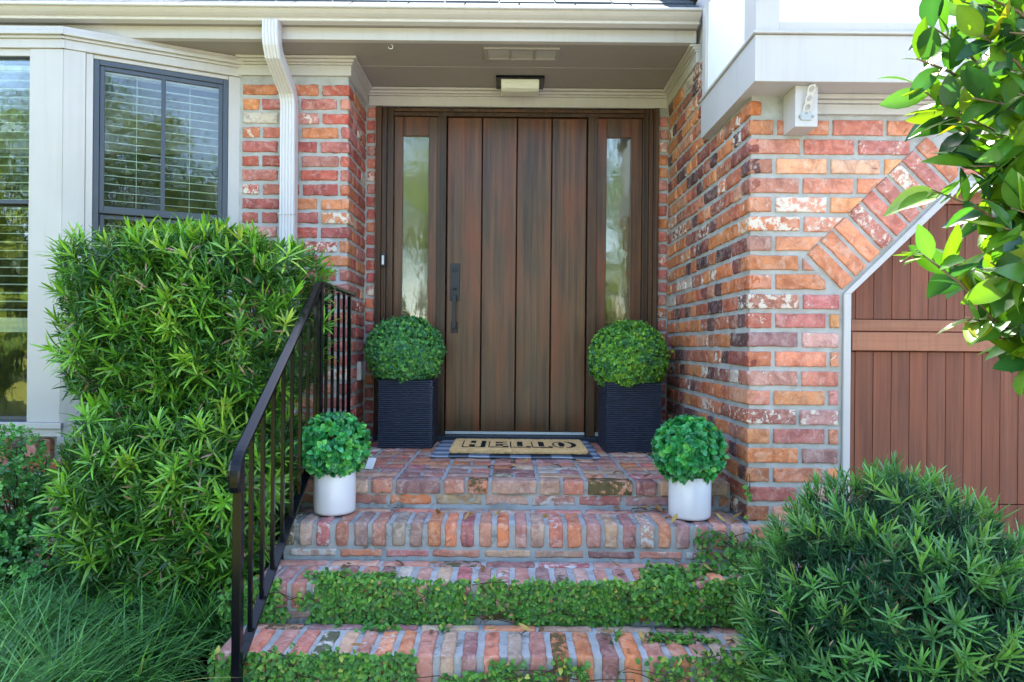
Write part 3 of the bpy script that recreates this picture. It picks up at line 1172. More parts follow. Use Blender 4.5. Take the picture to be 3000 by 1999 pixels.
# room behind the bay
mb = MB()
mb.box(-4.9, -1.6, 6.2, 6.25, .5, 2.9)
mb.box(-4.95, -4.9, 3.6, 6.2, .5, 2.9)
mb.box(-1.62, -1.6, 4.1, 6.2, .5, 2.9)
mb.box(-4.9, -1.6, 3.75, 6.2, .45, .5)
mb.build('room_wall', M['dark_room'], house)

# ------------------------------------------------------------------ entrance door
YD = 4.44
dr = MB()
xs_ = [-.409, -.181, .0446, .270, .498]
ZB_, ZT_ = .640, 2.672
for i in range(4):
    dr.box(xs_[i] + .0032, xs_[i + 1] - .0032, YD, YD + .04, ZB_, ZT_)
door = dr.build('front_door', M['door_wood'], house, .004)
dk = MB(); dk.box(-.41, .499, YD + .0125, YD + .05, ZB_, ZT_ + .004); dk.build('door_core', M['dark_groove'], door)
# handle set
h = MB()
cx = -.352
h.box(cx - .032, cx + .032, YD - .010, YD - .0005, 1.485, 1.725)
h.box(cx - .022, cx + .022, YD - .008, YD - .0005, 1.275, 1.348)
h.box(cx - .012, cx + .012, YD - .062, YD - .050, 1.305, 1.520)
h.box(cx - .012, cx + .012, YD - .052, YD - .009, 1.5005, 1.52)
h.box(cx - .012, cx + .012, YD - .052, YD - .007, 1.305, 1.3225)
h.box(cx - .010, cx + .010, YD - .048, YD - .009, 1.556, 1.565)
h.tube([(cx, YD - .009, 1.685), (cx, YD - .016, 1.685)], .018, 20)
h.tube([(cx, YD - .015, 1.685), (cx, YD - .020, 1.685)], .010, 16)
h.build('handle', M['bronze'], door, .002)
sw_ = MB(); sw_.box(-.406, .495, YD - .004, YD + .03, .622, .6385); sw_.build('weather_strip', M['alu'], door)
# frame: casing, mullions, header
fr_ = MB()
def steps_case(x0, x1, sgn):
    # moulded casing: three stepped strips
    w = x1 - x0
    if sgn > 0:
        q = [(0, .34, .0), (.34, .62, .018), (.62, 1.0, .032)]
    else:
        q = [(.66, 1.0, .0), (.38, .66, .018), (0, .38, .032)]
    for a, b, d in q:
        fr_.box(x0 + w * a + .0004, x0 + w * b - .0004, 4.375 + d, 4.47, .605, 2.722)
steps_case(-.861, -.752, 1)
steps_case(.855, .951, -1)
fr_.box(-.7515, .8545, 4.405, 4.47, 2.700, 2.7215)
fr_.box(-.7515, .8545, 4.418, 4.47, 2.676, 2.6995)
fr_.box(-.470, -.4125, 4.412, 4.47, .606, 2.6755)
fr_.box(.5015, .560, 4.412, 4.47, .606, 2.6755)
frame_o = fr_.build('door_frame', M['case_wood'], house, .003)
th = MB(); th.box(-.86, .95, 4.352, 4.47, .588, .618)
th.build('threshold', M['sill_dark'], house, .004)
th = MB(); th.box(-.75, -.471, 4.43, 4.46, .6185, .64)
th.build('sill_strip', M['alu'], house)
th = MB(); th.box(.561, .854, 4.43, 4.46, .6185, .64); th.build('sill_strip', M['alu'], house)
for (x0, x1, g0, g1) in ((-.7515, -.4705, -.697, -.529), (.5605, .8545, .626, .782)):
    s_ = MB()
    s_.box(x0, g0, YD - .002, YD + .03, .64, 2.675)
    s_.box(g1, x1, YD - .002, YD + .03, .64, 2.675)
    s_.box(g0 + .0003, g1 - .0003, YD - .0025, YD + .03, 2.552, 2.675)
    s_.box(g0 + .0003, g1 - .0003, YD - .0025, YD + .03, .64, .90)
    so = s_.build('sidelight', M['door_wood'], house, .003)
    for nm in ('pane',):
        p = MB(); p.box(g0, g1, YD + .012, YD + .017, .895, 2.555); p.build(nm, M['glass_side'], so)
    # warm sheet added behind the glass to mute its reflections
    p = MB(); p.box(x0, x1, YD + .10, YD + .11, .6, 2.7); p.build('tone_sheet', M['sheet_tone'], so)

# ------------------------------------------------------------------ porch fittings
pl_ = thing('porch_light', 'flush porch ceiling light, milky glass box on a black plate', 'ceiling light', (.055, 4.25, 2.84))
mb = MB(); mb.box(-.092, .205, 4.155, 4.345, 2.822, 2.8395); mb.build('back_plate', M['black'], pl_, .003)
mb = MB()
sec = [(-.0, 2.8215), (-.0, 2.795), (.018, 2.771), (.045, 2.760), (.125, 2.760), (.152, 2.771), (.17, 2.795), (.17, 2.8215)]
mb.extrude([(4.165 + a, z) for a, z in sec], -.060, .172, 'x')
mb.build('glass_shade', M['milk'], pl_, .006, seg=3)
pl_vent = thing('ceiling_vent', 'painted three panel soffit vent in the porch ceiling', 'vent', (.06, 3.85, 2.84))
mb = MB()
mb.box(-.152, .27, 3.765, 3.785, 2.828, 2.8395); mb.box(-.152, .27, 3.905, 3.925, 2.828, 2.8395)
for x in (-.152, -.010, .126, .25):
    mb.box(x, x + (.02 if x in (-.152, .25) else .012), 3.7852, 3.9048, 2.8285, 2.8395)
mb.build('vent_frame', M['ceiling'], pl_vent, .002)
mb = MB()
for (a, b) in ((-.131, -.011), (.003, .125), (.139, .249)):
    for q in range(10):
        y = 3.788 + q * .0117
        mb.hexa([(a, y, 2.832), (b, y, 2.832), (b, y + .010, 2.8355), (a, y + .010, 2.8355), (a, y, 2.834), (b, y, 2.834), (b, y + .010, 2.8375), (a, y + .010, 2.8375)])
mb.build('louvre', M['trim'], pl_vent)
db = thing('doorbell', 'small black doorbell on the left door casing', 'doorbell', (-.806, 4.372, 1.735))
mb = MB(); mb.box(-.821, -.791, 4.361, 4.3745, 1.695, 1.775); mb.build('housing', M['sill_dark'], db, .003)
mb = MB(); mb.box(-.813, -.799, 4.3595, 4.3612, 1.706, 1.764); mb.build('button', M['white_plastic'], db, .0006)
ol = thing('outlet_box', 'grey weatherproof outlet cover on the left porch brick wall', 'outlet', (-.92, 4.235, 1.03))
mb = MB(); mb.box(-.932, -.905, 4.20, 4.275, .975, 1.09); mb.build('cover', M['alu'], ol, .004)
mb = MB(); mb.box(-.9047, -.901, 4.215, 4.26, .99, 1.075); mb.build('lid', M['alu'], ol, .002)
hk = MB()
hk.tube([(-.66 + .012 * math.cos(a), 3.745, 2.826 + .012 * math.sin(a)) for a in [math.radians(q) for q in range(90, -200, -20)]], .0018, 6)
tag(hk.build('ceiling_hook', M['white_plastic'], loc=(-.66, 3.745, 2.84)), 'tiny pale screw hook under the porch frieze board', 'hook')
# slotted metal strap on the beam end
wb = MB()
pivot = Vector((1.197, 2.774, 2.155))
ax_u = Vector((.98, -.1, .16)).normalized()
ax_v = Vector((.10, -.30, .95)).normalized()
def wp(u, v, d=0.):
    nrm = ax_u.cross(ax_v).normalized()
    return pivot + ax_u * u + ax_v * v + nrm * d
def ring(outer, holes_w, d=.003):
    n = len(outer)
    vs = [wp(u, v, 0) for u, v in outer] + [wp(u, v, d) for u, v in outer] + [wp(u, v, 0) for u, v in holes_w] + [wp(u, v, d) for u, v in holes_w]
    fs = []
    for i in range(n):
        j = (i + 1) % n
        fs += [(i, j, n + j, n + i), (2 * n + j, 2 * n + i, 3 * n + i, 3 * n + j), (n + i, n + j, 3 * n + j, 3 * n + i), (j, i, 2 * n + i, 2 * n + j)]
    wb.raw(vs, fs)
N_ = 20
for (v0, v1, w0, w1) in ((.0, .036, .017, .016), (.036, .070, .016, .0155), (.070, .105, .0155, .016)):
    outer, inner = [], []
    cv = (v0 + v1) / 2
    for i in range(N_):
        a = 2 * math.pi * i / N_
        ca, sa = math.cos(a), math.sin(a)
        k = 1 / max(abs(ca), abs(sa))
        outer.append((ca * k * w0, cv + sa * k * (v1 - v0) / 2))
        inner.append((ca * .0105, cv + sa * .0115))
    ring(outer, inner)
wb.extrude([(1.165, 2.135), (1.178, 2.122), (1.216, 2.122), (1.229, 2.135), (1.213, 2.157), (1.181, 2.157)], 2.7705, 2.7745, 'y')
for (x, z) in ((1.172, 2.137), (1.197, 2.15), (1.222, 2.137)):
    wb.tube([(x, 2.7708, z), (x, 2.767, z)], .0045, 10)
tag(wb.build('metal_bracket', M['steel'], loc=(1.197, 2.774, 2.13)), 'galvanised metal flag bracket with round holes screwed to the beam end', 'bracket')

# ------------------------------------------------------------------ brick steps
steps = thing('brick_steps', 'old brick entrance steps with wide landing, mossy in places', 'steps', (0, 2.6, 0))
ZL, ZT2, ZT3, ZT4 = .590, .465, .318, .175
XL, XR = -.945, 1.01
core = MB()
core.box(XL + .012, XR - .002, 3.10, 4.40, -.15, ZL - .008)
land = core.build('landing', M['mortar_step'], steps)
bb = MB()
cw = .217
nx = int((XR - XL) / cw) + 1
y = 3.082
row = 0
while y < 4.33:
    for c in range(nx):
        x0 = XL + .008 + c * cw
        x1 = min(x0 + cw - .018, XR - .004)
        if x1 - x0 < .05:
            continue
        tz = ZL - .032 + R.uniform(-.0015, .0015)
        if (row // 1 + c) % 2 == 0 or x1 - x0 < .15:
            col, pr = pick(PAL_STEP, .22, .12 if row < 2 else .04)
            add_brick(bb, Vector(((x0 + x1) / 2, y + .046, tz)), UX, UY, UZ, (x1 - x0, .092, .062), col, pr, .006, .0034)
        else:
            m_ = (x0 + x1) / 2
            for (a, b) in ((x0, m_ - .008), (m_ + .008, x1)):
                col, pr = pick(PAL_STEP, .22, .14 if row < 2 else .04)
                add_brick(bb, Vector(((a + b) / 2, y + .046, tz)), UX, UY, UZ, (b - a, .092, .062), col, pr, .006, .0034)
    y += .092 + .014
    row += 1
# lower course of the landing riser
x = XL + .01
while x < XR - .05:
    ln = min(R.uniform(.17, .21), XR - .005 - x)
    col, pr = pick(PAL_STEP, .3, .22)
    add_brick(bb, Vector((x + ln / 2, 3.105 + .028, ZT2 + .034)), UX, UY, UZ, (ln, .07, .046), col, pr, .006)
    x += ln + .017
bb.build('brickwork', M['brick_step'], land)
def tread(name, zt, yf, yb, zbelow, xl, xr):
    core = MB()
    core.box(xl + .01, xr - .002, yf + .014, yb + .015, -.155, zt - .009)
    t_ = core.build(name, M['mortar_step'], steps)
    bb = MB()
    x = xl + .004
    while x < xr - .04:
        w = .0535 * R.uniform(.9, 1.08)
        col, pr = pick(PAL_STEP, .25, .13)
        add_brick(bb, Vector((x + w / 2, yf + .102 + R.uniform(-.003, .003), zt - .049 + R.uniform(-.002, .002))), UX, UY, UZ, (w, .198, .097), col, pr, .008, .0036, (5, 8, 7))
        x += w + .021 * R.uniform(.75, 1.3)
    # stretcher strip at the back of the tread
    x = xl + R.uniform(0, .05)
    while x < xr - .05:
        ln = min(R.uniform(.18, .21), xr - .005 - x)
        col, pr = pick(PAL_STEP, .3, .12)
        dp = yb - (yf + .215)
        add_brick(bb, Vector((x + ln / 2, yf + .216 + dp / 2, zt - .03)), UX, UY, UZ, (ln, dp, .055), col, pr, .006)
        x += ln + .016
    # course under the rowlocks
    x = xl + R.uniform(0.005, .06)
    while x < xr - .05:
        ln = min(R.uniform(.17, .21), xr - .005 - x)
        col, pr = pick(PAL_STEP, .3, .3)
        zc = (zt - .105 + zbelow) / 2
        add_brick(bb, Vector((x + ln / 2, yf + .045, zc)), UX, UY, UZ, (ln, .07, max(.03, zt - .116 - zbelow - .008)), col, pr, .006)
        x += ln + .017
    bb.build('brickwork', M['brick_step'], t_)
    return t_
tread('tread', ZT2, 2.81, 3.085, ZT3, -.93, 1.008)
tread('tread', ZT3, 2.525, 2.80, ZT4, -.945, 1.10)
tread('tread', ZT4, 2.255, 2.515, .03, -.965, 1.12)

# ------------------------------------------------------------------ handrail
XH = -.862
hr = thing('handrail', 'black wrought iron stair handrail with square balusters', 'handrail', (XH, 2.2, .03))
def zrail(y):
    return .842 + (y - 2.2) * .6895
def zlow(y):
    return .158 + (y - 2.2) * .65
capp = [(-.0195, -.008), (-.0195, .003), (-.015, .008), (-.006, .010), (.006, .010), (.015, .008), (.0195, .003), (.0195, -.008), (.012, -.013), (-.012, -.013)]
mb = MB()
pth = [(XH, 2.176, .728), (XH, 2.170, .745), (XH, 2.167, .762), (XH, 2.166, .778), (XH, 2.168, .793), (XH, 2.173, .807), (XH, 2.181, .820), (XH, 2.191, .832), (XH, 2.204, .844)]
pth += [(XH, y, zrail(y)) for y in (2.22, 2.5, 2.8, 3.06)] + [(XH, 3.10, 1.463), (XH, 3.14, 1.472), (XH, 3.2, 1.473), (XH, 3.50, 1.470), (XH, 3.77, 1.468)]
capp2 = [(a, -b) for a, b in reversed(capp)]
mb.sweep(pth, capp2, smooth=False)
mb.build('top_rail', M['black'], hr, .001)
mb = MB()
mb.sweep([(XH, y, zlow(y)) for y in (2.205, 2.6, 3.105)] + [(XH, 3.14, .70), (XH, 3.76, .70)], [(-.016, -.006), (.016, -.006), (.016, .006), (-.016, .006)])
mb.build('bottom_rail', M['black'], hr)
def sq(mb, y, z0, z1, r):
    mb.box(XH - r, XH + r, y - r, y + r, z0, z1)
mb = MB(); sq(mb, 2.197, -.14, .83, .0145); mb.build('post', M['black'], hr, .002)
mb = MB(); sq(mb, 3.12, ZL - .01, 1.458, .0145); mb.build('post', M['black'], hr, .002)
y = 2.305
while y < 3.08:
    mb = MB(); sq(mb, y, zlow(y) + .004, zrail(y) - .012, .0066); mb.build('baluster', M['black'], hr)
    y += .107
for y in (3.235, 3.35, 3.465, 3.58):
    mb = MB(); sq(mb, y, .703, 1.458, .0066); mb.build('baluster', M['black'], hr)
mb = MB(); sq(mb, 3.70, ZL - .01, 1.456, .009); mb.build('post', M['black'], hr)


# ------------------------------------------------------------------ foliage builders
def sph_points(n, rng=NP):
    z = rng.uniform(-1, 1, n)
    a = rng.uniform(0, 2 * math.pi, n)
    r = np.sqrt(1 - z * z)
    return np.stack([r * np.cos(a), r * np.sin(a), z], 1)


def pal_cols(n, pal, wts, rng=NP, var=.18):
    i = rng.choice(len(pal), n, p=np.array(wts) / sum(wts))
    c = np.array(pal)[i]
    return c * rng.uniform(1 - var, 1 + var, (n, 1)) * rng.uniform(.94, 1.06, (n, 3))


def super_points(n, c, hx, hy, hz, p, bump, seed, rng=NP, zcut=None):
    d = sph_points(n, rng)
    k = (np.abs(d[:, 0] / hx) ** p + np.abs(d[:, 1] / hy) ** p + np.abs(d[:, 2] / hz) ** p) ** (-1 / p)
    q = d * k[:, None]
    nz = fbm(q, 3.2, seed) + .5 * fbm(q, 8, seed + 5)
    q = q * (1 + bump * nz)[:, None]
    nrm = np.stack([np.sign(d[:, i]) * np.abs(q[:, i] / h_) ** (p - 1) / h_ for i, h_ in enumerate((hx, hy, hz))], 1)
    return q + np.array(c), unit(nrm), nz


def limbs(mb, base, tips, r0=.012, r1=.003):
    for tp in tips:
        b = Vector(base) + Vector((R.uniform(-.06, .06), R.uniform(-.05, .05), 0))
        tp = Vector(tp)
        mid = b.lerp(tp, .5) + Vector((R.uniform(-.06, .06), R.uniform(-.06, .06), .06))
        mb.tube([b, b.lerp(mid, .5) + Vector((0, 0, .02)), mid, mid.lerp(tp, .6), tp], [r0, r0 * .8, r0 * .6, r1 * 1.4, r1], 6)


# ------------------------------------------------------------------ big left bush
def podocarpus(name, label, specs, pal_new, pal_old, L, W, k, base, tips, seed, p_new, dead, ok=None, axw=(.5, .75), th=(15, 78), bend=(.08, .60)):
    root = thing(name, label, 'bush', base)
    rng = np.random.default_rng(seed)
    parts = []
    for (c, hx, hy, hz, p, n, bump) in specs:
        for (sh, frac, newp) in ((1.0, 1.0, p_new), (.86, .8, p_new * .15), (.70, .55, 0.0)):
            m = int(n * frac)
            P, N, nz = super_points(m, c, hx * sh, hy * sh, hz * sh, p, bump, seed * .13 + c[0], rng)
            keep = (P[:, 1] < c[1] + hy * .55) & (P[:, 2] > .0)
            if ok is not None:
                keep &= ok(P)
            P, N = P[keep], N[keep]
            m = len(P)
            A = unit(N * axw[0] + np.array([0, -.05, axw[1]]) + rng.normal(0, .32, (m, 3)))
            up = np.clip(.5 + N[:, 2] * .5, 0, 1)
            new_or_toplit = rng.uniform(0, 1, m) < newp * (.45 + .9 * up)  # new growth favoured on upward faces, which also paints in top light
            C = np.where(new_or_toplit[:, None], pal_cols(m, *pal_new, rng), pal_cols(m, *pal_old, rng))
            Ls = L * rng.uniform(.75, 1.2, m) * np.where(new_or_toplit, 1.35, 1.0)
            P = P + A * np.where(new_or_toplit, .035, 0.0)[:, None] + rng.normal(0, .012, (m, 3))
            parts.append(rosettes(P, A, k, Ls, np.where(new_or_toplit, W * 1.35, W), C, th, bend, .045, STRAP, rng))
            if dead and sh == 1.0:
                q = rng.choice(m, dead, replace=False)
                Cd = pal_cols(dead, [(.30, .20, .13), (.36, .25, .18), (.22, .12, .07)], [3, 2, 2], rng)
                parts.append(leaf_cloud(P[q], A[q] * .2 + rng.normal(0, .6, (dead, 3)) - np.array([0, 0, .5]), N[q], np.full(dead, L * .8), np.full(dead, W * .95), Cd, STRAP, rng.uniform(-.3, .6, dead)))
    V, F, C = join(parts)
    np_mesh('foliage', V, F, C, M['leaf'], root)
    mb = MB()
    limbs(mb, base, tips)
    mb.build('branch', M['bark'], root)
    return root


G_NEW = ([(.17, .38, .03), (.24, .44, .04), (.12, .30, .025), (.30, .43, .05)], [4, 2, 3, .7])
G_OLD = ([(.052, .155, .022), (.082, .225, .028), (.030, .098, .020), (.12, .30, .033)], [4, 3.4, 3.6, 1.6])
tipsL = [(-1.45 + R.uniform(-.5, .5), 3.12 + R.uniform(-.12, .2), R.uniform(.5, 1.5)) for _ in range(46)]
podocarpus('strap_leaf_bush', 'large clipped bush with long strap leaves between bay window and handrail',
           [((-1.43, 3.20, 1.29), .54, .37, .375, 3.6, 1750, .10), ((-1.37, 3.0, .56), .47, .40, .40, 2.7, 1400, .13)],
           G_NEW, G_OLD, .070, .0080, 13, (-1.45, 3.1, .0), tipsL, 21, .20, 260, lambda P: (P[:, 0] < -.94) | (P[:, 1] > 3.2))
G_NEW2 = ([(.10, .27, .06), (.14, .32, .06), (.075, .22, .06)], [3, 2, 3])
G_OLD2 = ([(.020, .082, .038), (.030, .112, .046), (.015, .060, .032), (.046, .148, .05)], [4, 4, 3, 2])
tipsR = [(1.16 + R.uniform(-.35, .35), 2.15 + R.uniform(-.2, .2), R.uniform(.2, .62)) for _ in range(40)]
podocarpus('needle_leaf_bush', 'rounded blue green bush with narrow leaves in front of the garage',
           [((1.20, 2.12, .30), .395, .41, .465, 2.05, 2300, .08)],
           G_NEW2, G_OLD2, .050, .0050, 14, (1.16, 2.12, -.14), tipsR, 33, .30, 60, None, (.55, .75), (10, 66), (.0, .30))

# ------------------------------------------------------------------ topiaries by the door
def planter_mesh():
    w, d, hh = .155, .16, .40
    per = []
    n = 22
    for i in range(n): per.append((-w + 2 * w * i / n, -d, 0, -1))
    for i in range(n): per.append((w, -d + 2 * d * i / n, 1, 0))
    for i in range(n): per.append((w - 2 * w * i / n, d, 0, 1))
    for i in range(n): per.append((-w, d - 2 * d * i / n, -1, 0))
    nz = 200
    mb = MB()
    vs = []
    lay = [R.uniform(-.0035, .0035) for _ in range(60)]
    for k in range(nz + 1):
        z = hh * k / nz
        li = z / .0120
        fr = li - math.floor(li)
        for (x, y, a, b) in per:
            pr = lay[int(li) % 60] * .5 + .008 * math.sin(math.pi * fr) ** .6 + .0055 * noise.noise(Vector((x * 30 + int(li) * 3.1, y * 30, int(li) * 1.7)))
            # corners share one push so that the edge stays closed
            tp = 1 - .0 * z
            vs.append((x * tp + a * pr, y * tp + b * pr, z))
    m = len(per)
    fs = [(k * m + j, k * m + (j + 1) % m, (k + 1) * m + (j + 1) % m, (k + 1) * m + j) for k in range(nz) for j in range(m)]
    fs.append(tuple(range(nz * m, nz * m + m)))
    mb.raw(vs, fs)
    return mb


def ball_leaves(c, rx, rz, n, k, L, W, pal, seed, shape, lift, fold, edge_gain=None, lump=.06):
    rng = np.random.default_rng(seed)
    d = sph_points(n, rng)
    lum = fbm(d, 2.5, seed) * lump + fbm(d, 7, seed + 3) * lump * .6
    P = np.array(c) + d * np.array([rx, rx, rz]) * (1 + lum + rng.normal(0, .022, n) + (rng.uniform(0, 1, n) < .015) * rng.uniform(.03, .10, n))[:, None]
    A = unit(d + np.array([0, 0, .25]) + rng.normal(0, .25, (n, 3)))
    C = pal_cols(n, *pal, rng, .22)
    parts = []
    U = unit(np.cross(A, np.array([.3, .2, .9])))
    Vv = np.cross(A, U)
    for q in range(k):
        ph = q * 2.4 + rng.uniform(0, 6.28, n)
        rad = U * np.cos(ph)[:, None] + Vv * np.sin(ph)[:, None]
        th = np.radians(rng.uniform(lift[0], lift[1], n))
        D = A * np.cos(th)[:, None] + rad * np.sin(th)[:, None]
        Nn = A * np.sin(th)[:, None] - rad * np.cos(th)[:, None]
        Cq = C * rng.uniform(.8, 1.25, (n, 1))
        e = None if edge_gain is None else np.clip(Cq * np.array(edge_gain), 0, .6)
        parts.append(leaf_cloud(P - A * (L * .3), D, Nn, L * rng.uniform(.75, 1.2, n), W * rng.uniform(.85, 1.15, n), Cq, shape, rng.uniform(-.15, .45, n), fold, e))
    return parts


pm = None
for (loc, bc, rx, rz, pal, lab, sd) in (
        ((-.607, 4.19, ZL), (-.635, 4.18, 1.150), .226, .213, ([(.10, .32, .10), (.15, .40, .08), (.07, .23, .12), (.22, .48, .09)], [4, 3, 3, 1]), 'round boxwood topiary in square black planter left of the door', 5),
        ((.722, 4.10, ZL), (.715, 4.09, 1.132), .228, .212, ([(.12, .33, .065), (.20, .43, .05), (.07, .21, .09), (.30, .52, .06)], [4, 3, 3, 2]), 'round boxwood topiary in square black planter right of the door', 6)):
    root = thing('topiary_planter', lab, 'potted plant', loc, 'boxwood topiaries in square black planters')
    if pm is None:
        o = planter_mesh().build('planter', M['planter'], root, loc=(0, 0, 0))
        pm = o.data
        o.location = (0, 0, 0)
    else:
        o = bpy.data.objects.new('planter', pm)
        COL.objects.link(o)
        o.parent = root
    parts = ball_leaves(bc, rx, rz, 3600, 5, .019, .0125, pal, sd, ROUND, (20, 80), 0.0)
    parts += ball_leaves(bc, rx * .88, rz * .88, 2500, 4, .022, .014, pal, sd + 40, ROUND, (30, 95), 0.0)
    V, F, C = join(parts)
    np_mesh('foliage', V, F, C, M['leaf_soft'], root)
    mb = MB(); mb.tube([(loc[0], loc[1], ZL + .3), (bc[0], bc[1], bc[2])], .02, 8); mb.build('stem', M['bark'], root)

for (x, y, lab, sd) in ((-.752, 2.985, 'leafy green ball plant in round white pot beside the handrail', 8), (.788, 2.958, 'leafy green ball plant in round white pot against the right brick wall', 9)):
    root = thing('white_potted_plant', lab, 'potted plant', (x, y, ZT2), 'ball plants in white pots')
    mb = MB()
    mb.lathe([(.0005, ZT2 + .002), (.078, ZT2 + .002), (.086, ZT2 + .006), (.0895, ZT2 + .016), (.090, ZT2 + .10), (.090, ZT2 + .178), (.0885, ZT2 + .182), (.085, ZT2 + .182), (.083, ZT2 + .178), (.083, ZT2 + .16), (.0005, ZT2 + .158)], x, y, 56)
    mb.build('pot', M['pot'], root)
    bc = (x - .005, y, .752)
    pal = ([(.025, .27, .085), (.035, .33, .085), (.018, .19, .08), (.07, .40, .075), (.03, .24, .12)], [4, 3, 3, 1.5, 2])
    parts = ball_leaves(bc, .143, .138, 560, 4, .0275, .0215, pal, sd, ROUND, (20, 70), .25, (2.6, 1.3, 1.0), .03)
    parts += ball_leaves(bc, .125, .122, 300, 5, .031, .024, pal, sd + 40, ROUND, (40, 95), .25, (1.5, 1.2, 1.0), .03)
    V, F, C = join(parts)
    np_mesh('foliage', V, F, C, M['leaf_plastic'], root)
    mb = MB(); mb.lathe([(.0005, .64), (.06, .66), (.08, .72), (.07, .80), (.0005, .84)], bc[0], bc[1], 20); mb.build('core', M['bark'], root)

# ------------------------------------------------------------------ mats at the door
rug = MB()
n1, n2 = 40, 26
vs, fs = [], []
for j in range(n2 + 1):
    for i in range(n1 + 1):
        x = -.418 + .925 * i / n1
        y = 3.685 + .66 * j / n2
        w = .004 * noise.noise(Vector((x * 6, y * 6, 1))) + (.006 if i in (0,) and j < 4 else 0)
        vs.append((x + .006 * noise.noise(Vector((y * 8, 2, i)) if i in (0, n1) else Vector((0, 0, 0))), y, ZL + .009 + w))
for j in range(n2):
    for i in range(n1):
        a = j * (n1 + 1) + i
        fs.append((a, a + 1, a + n1 + 2, a + n1 + 1))
rug.raw([(x - 0, y, z) for x, y, z in vs], fs, smooth=True)
ro = rug.build('rug', M['rug'], loc=(.045, 4.0, ZL))
sm_ = ro.modifiers.new('thick', 'SOLIDIFY'); sm_.thickness = .007; sm_.offset = -1
tag(ro, 'black and grey plaid cotton rug under the doormat', 'rug')

mat_root = thing('doormat', 'tan coir doormat printed HELLO in front of the door', 'doormat', (.06, 3.97, ZL + .012))
mb = MB()
X0, X1, Y0, Y1 = -.322, .445, 3.765, 4.19
ZM = ZL + .036
n = 120
per = []
def rr(t):
    return t
pts = []
rc = .025
import itertools
corner = [(X1 - rc, Y0 + rc, -90), (X1 - rc, Y1 - rc, 0), (X0 + rc, Y1 - rc, 90), (X0 + rc, Y0 + rc, 180)]
for (cx_, cy_, a0) in corner:
    for q in range(7):
        a = math.radians(a0 + q * 15)
        pts.append((cx_ + rc * math.cos(a), cy_ + rc * math.sin(a)))
full = []
for i in range(len(pts)):
    p, q = pts[i], pts[(i + 1) % len(pts)]
    L_ = math.hypot(q[0] - p[0], q[1] - p[1])
    k = max(1, int(L_ / .006))
    for j in range(k):
        full.append((p[0] + (q[0] - p[0]) * j / k, p[1] + (q[1] - p[1]) * j / k))
vs, fs = [], []
m = len(full)
cxm, cym = (X0 + X1) / 2, (Y0 + Y1) / 2
for (ins, z) in ((0, ZL + .0135), (-.002, ZL + .024), (.002, ZM - .003), (.008, ZM)):
    for p in full:
        jx, jy = R.uniform(-.0022, .0022), R.uniform(-.0022, .0022)
        dx, dy = cxm - p[0], cym - p[1]
        L_ = math.hypot(dx, dy)
        vs.append((p[0] + dx / L_ * ins + jx, p[1] + dy / L_ * ins + jy, z + R.uniform(-.0012, .0012)))
for r in range(3):
    for j in range(m):
        j2 = (j + 1) % m
        fs.append((r * m + j, r * m + j2, (r + 1) * m + j2, (r + 1) * m + j))
fs.append(tuple(range(3 * m, 4 * m)))
mb.raw(vs, fs)
# stubby fibres on top and along the edge
mb.build('coir_pad', M['coir'], mat_root)
fn = 5200
rngm = np.random.default_rng(3)
P = np.stack([rngm.uniform(X0 + .01, X1 - .01, fn), rngm.uniform(Y0 + .006, Y1 - .01, fn), np.full(fn, ZM - .001)], 1)
P[:900, 1] = Y0 + rngm.uniform(-.001, .006, 900)
P[:900, 2] = rngm.uniform(ZL + .015, ZM, 900)
Dm = unit(np.stack([rngm.normal(0, .3, fn), rngm.normal(-.1, .3, fn), np.full(fn, 1.)], 1))
Dm[:900] = unit(np.stack([rngm.normal(0, .3, 900), np.full(900, -1.), rngm.normal(.1, .3, 900)], 1))
Cm = pal_cols(fn, [(.80, .50, .23), (.84, .57, .30), (.70, .43, .18)], [3, 2, 2], rngm)
U0 = lambda px: X0 + (px - 350) / 1690 * (X1 - X0)
V0 = lambda py: Y0 + .03 + (335 - py) / 125 * (Y1 - Y0 - .05)
LET = []
def rect(a, b, c, d):
    LET.append([(U0(a), V0(d)), (U0(b), V0(d)), (U0(b), V0(c)), (U0(a), V0(c))])
# H
rect(487, 499, 238, 322); rect(585, 650, 238, 268); rect(578, 648, 288, 321); rect(722, 780, 240, 322); rect(500, 580, 317, 323); rect(650, 722, 317, 323)
# E
rect(818, 831, 246, 322); rect(905, 1000, 252, 267); rect(905, 1000, 283, 303); rect(831, 1070, 316, 323); rect(1000, 1052, 250, 256); rect(1000, 1052, 277, 284); rect(1000, 1068, 305, 316)
# L L
for o_ in (0, 272):
    rect(1088 + o_, 1102 + o_, 246, 320); rect(1178 + o_, 1248 + o_, 247, 305); rect(1102 + o_, 1345 + o_, 315, 323); rect(1290 + o_, 1350 + o_, 306, 315)
def arc(cx_, cy_, rx0, ry0, rx1, ry1, a0, a1, n_=14):
    for i in range(n_):
        q0, q1 = math.radians(a0 + (a1 - a0) * i / n_), math.radians(a0 + (a1 - a0) * (i + 1) / n_)
        LET.append([(U0(cx_ + rx0 * math.cos(q0)), V0(cy_ - ry0 * math.sin(q0))), (U0(cx_ + rx1 * math.cos(q0)), V0(cy_ - ry1 * math.sin(q0))),
                    (U0(cx_ + rx1 * math.cos(q1)), V0(cy_ - ry1 * math.sin(q1))), (U0(cx_ + rx0 * math.cos(q1)), V0(cy_ - ry0 * math.sin(q1)))])
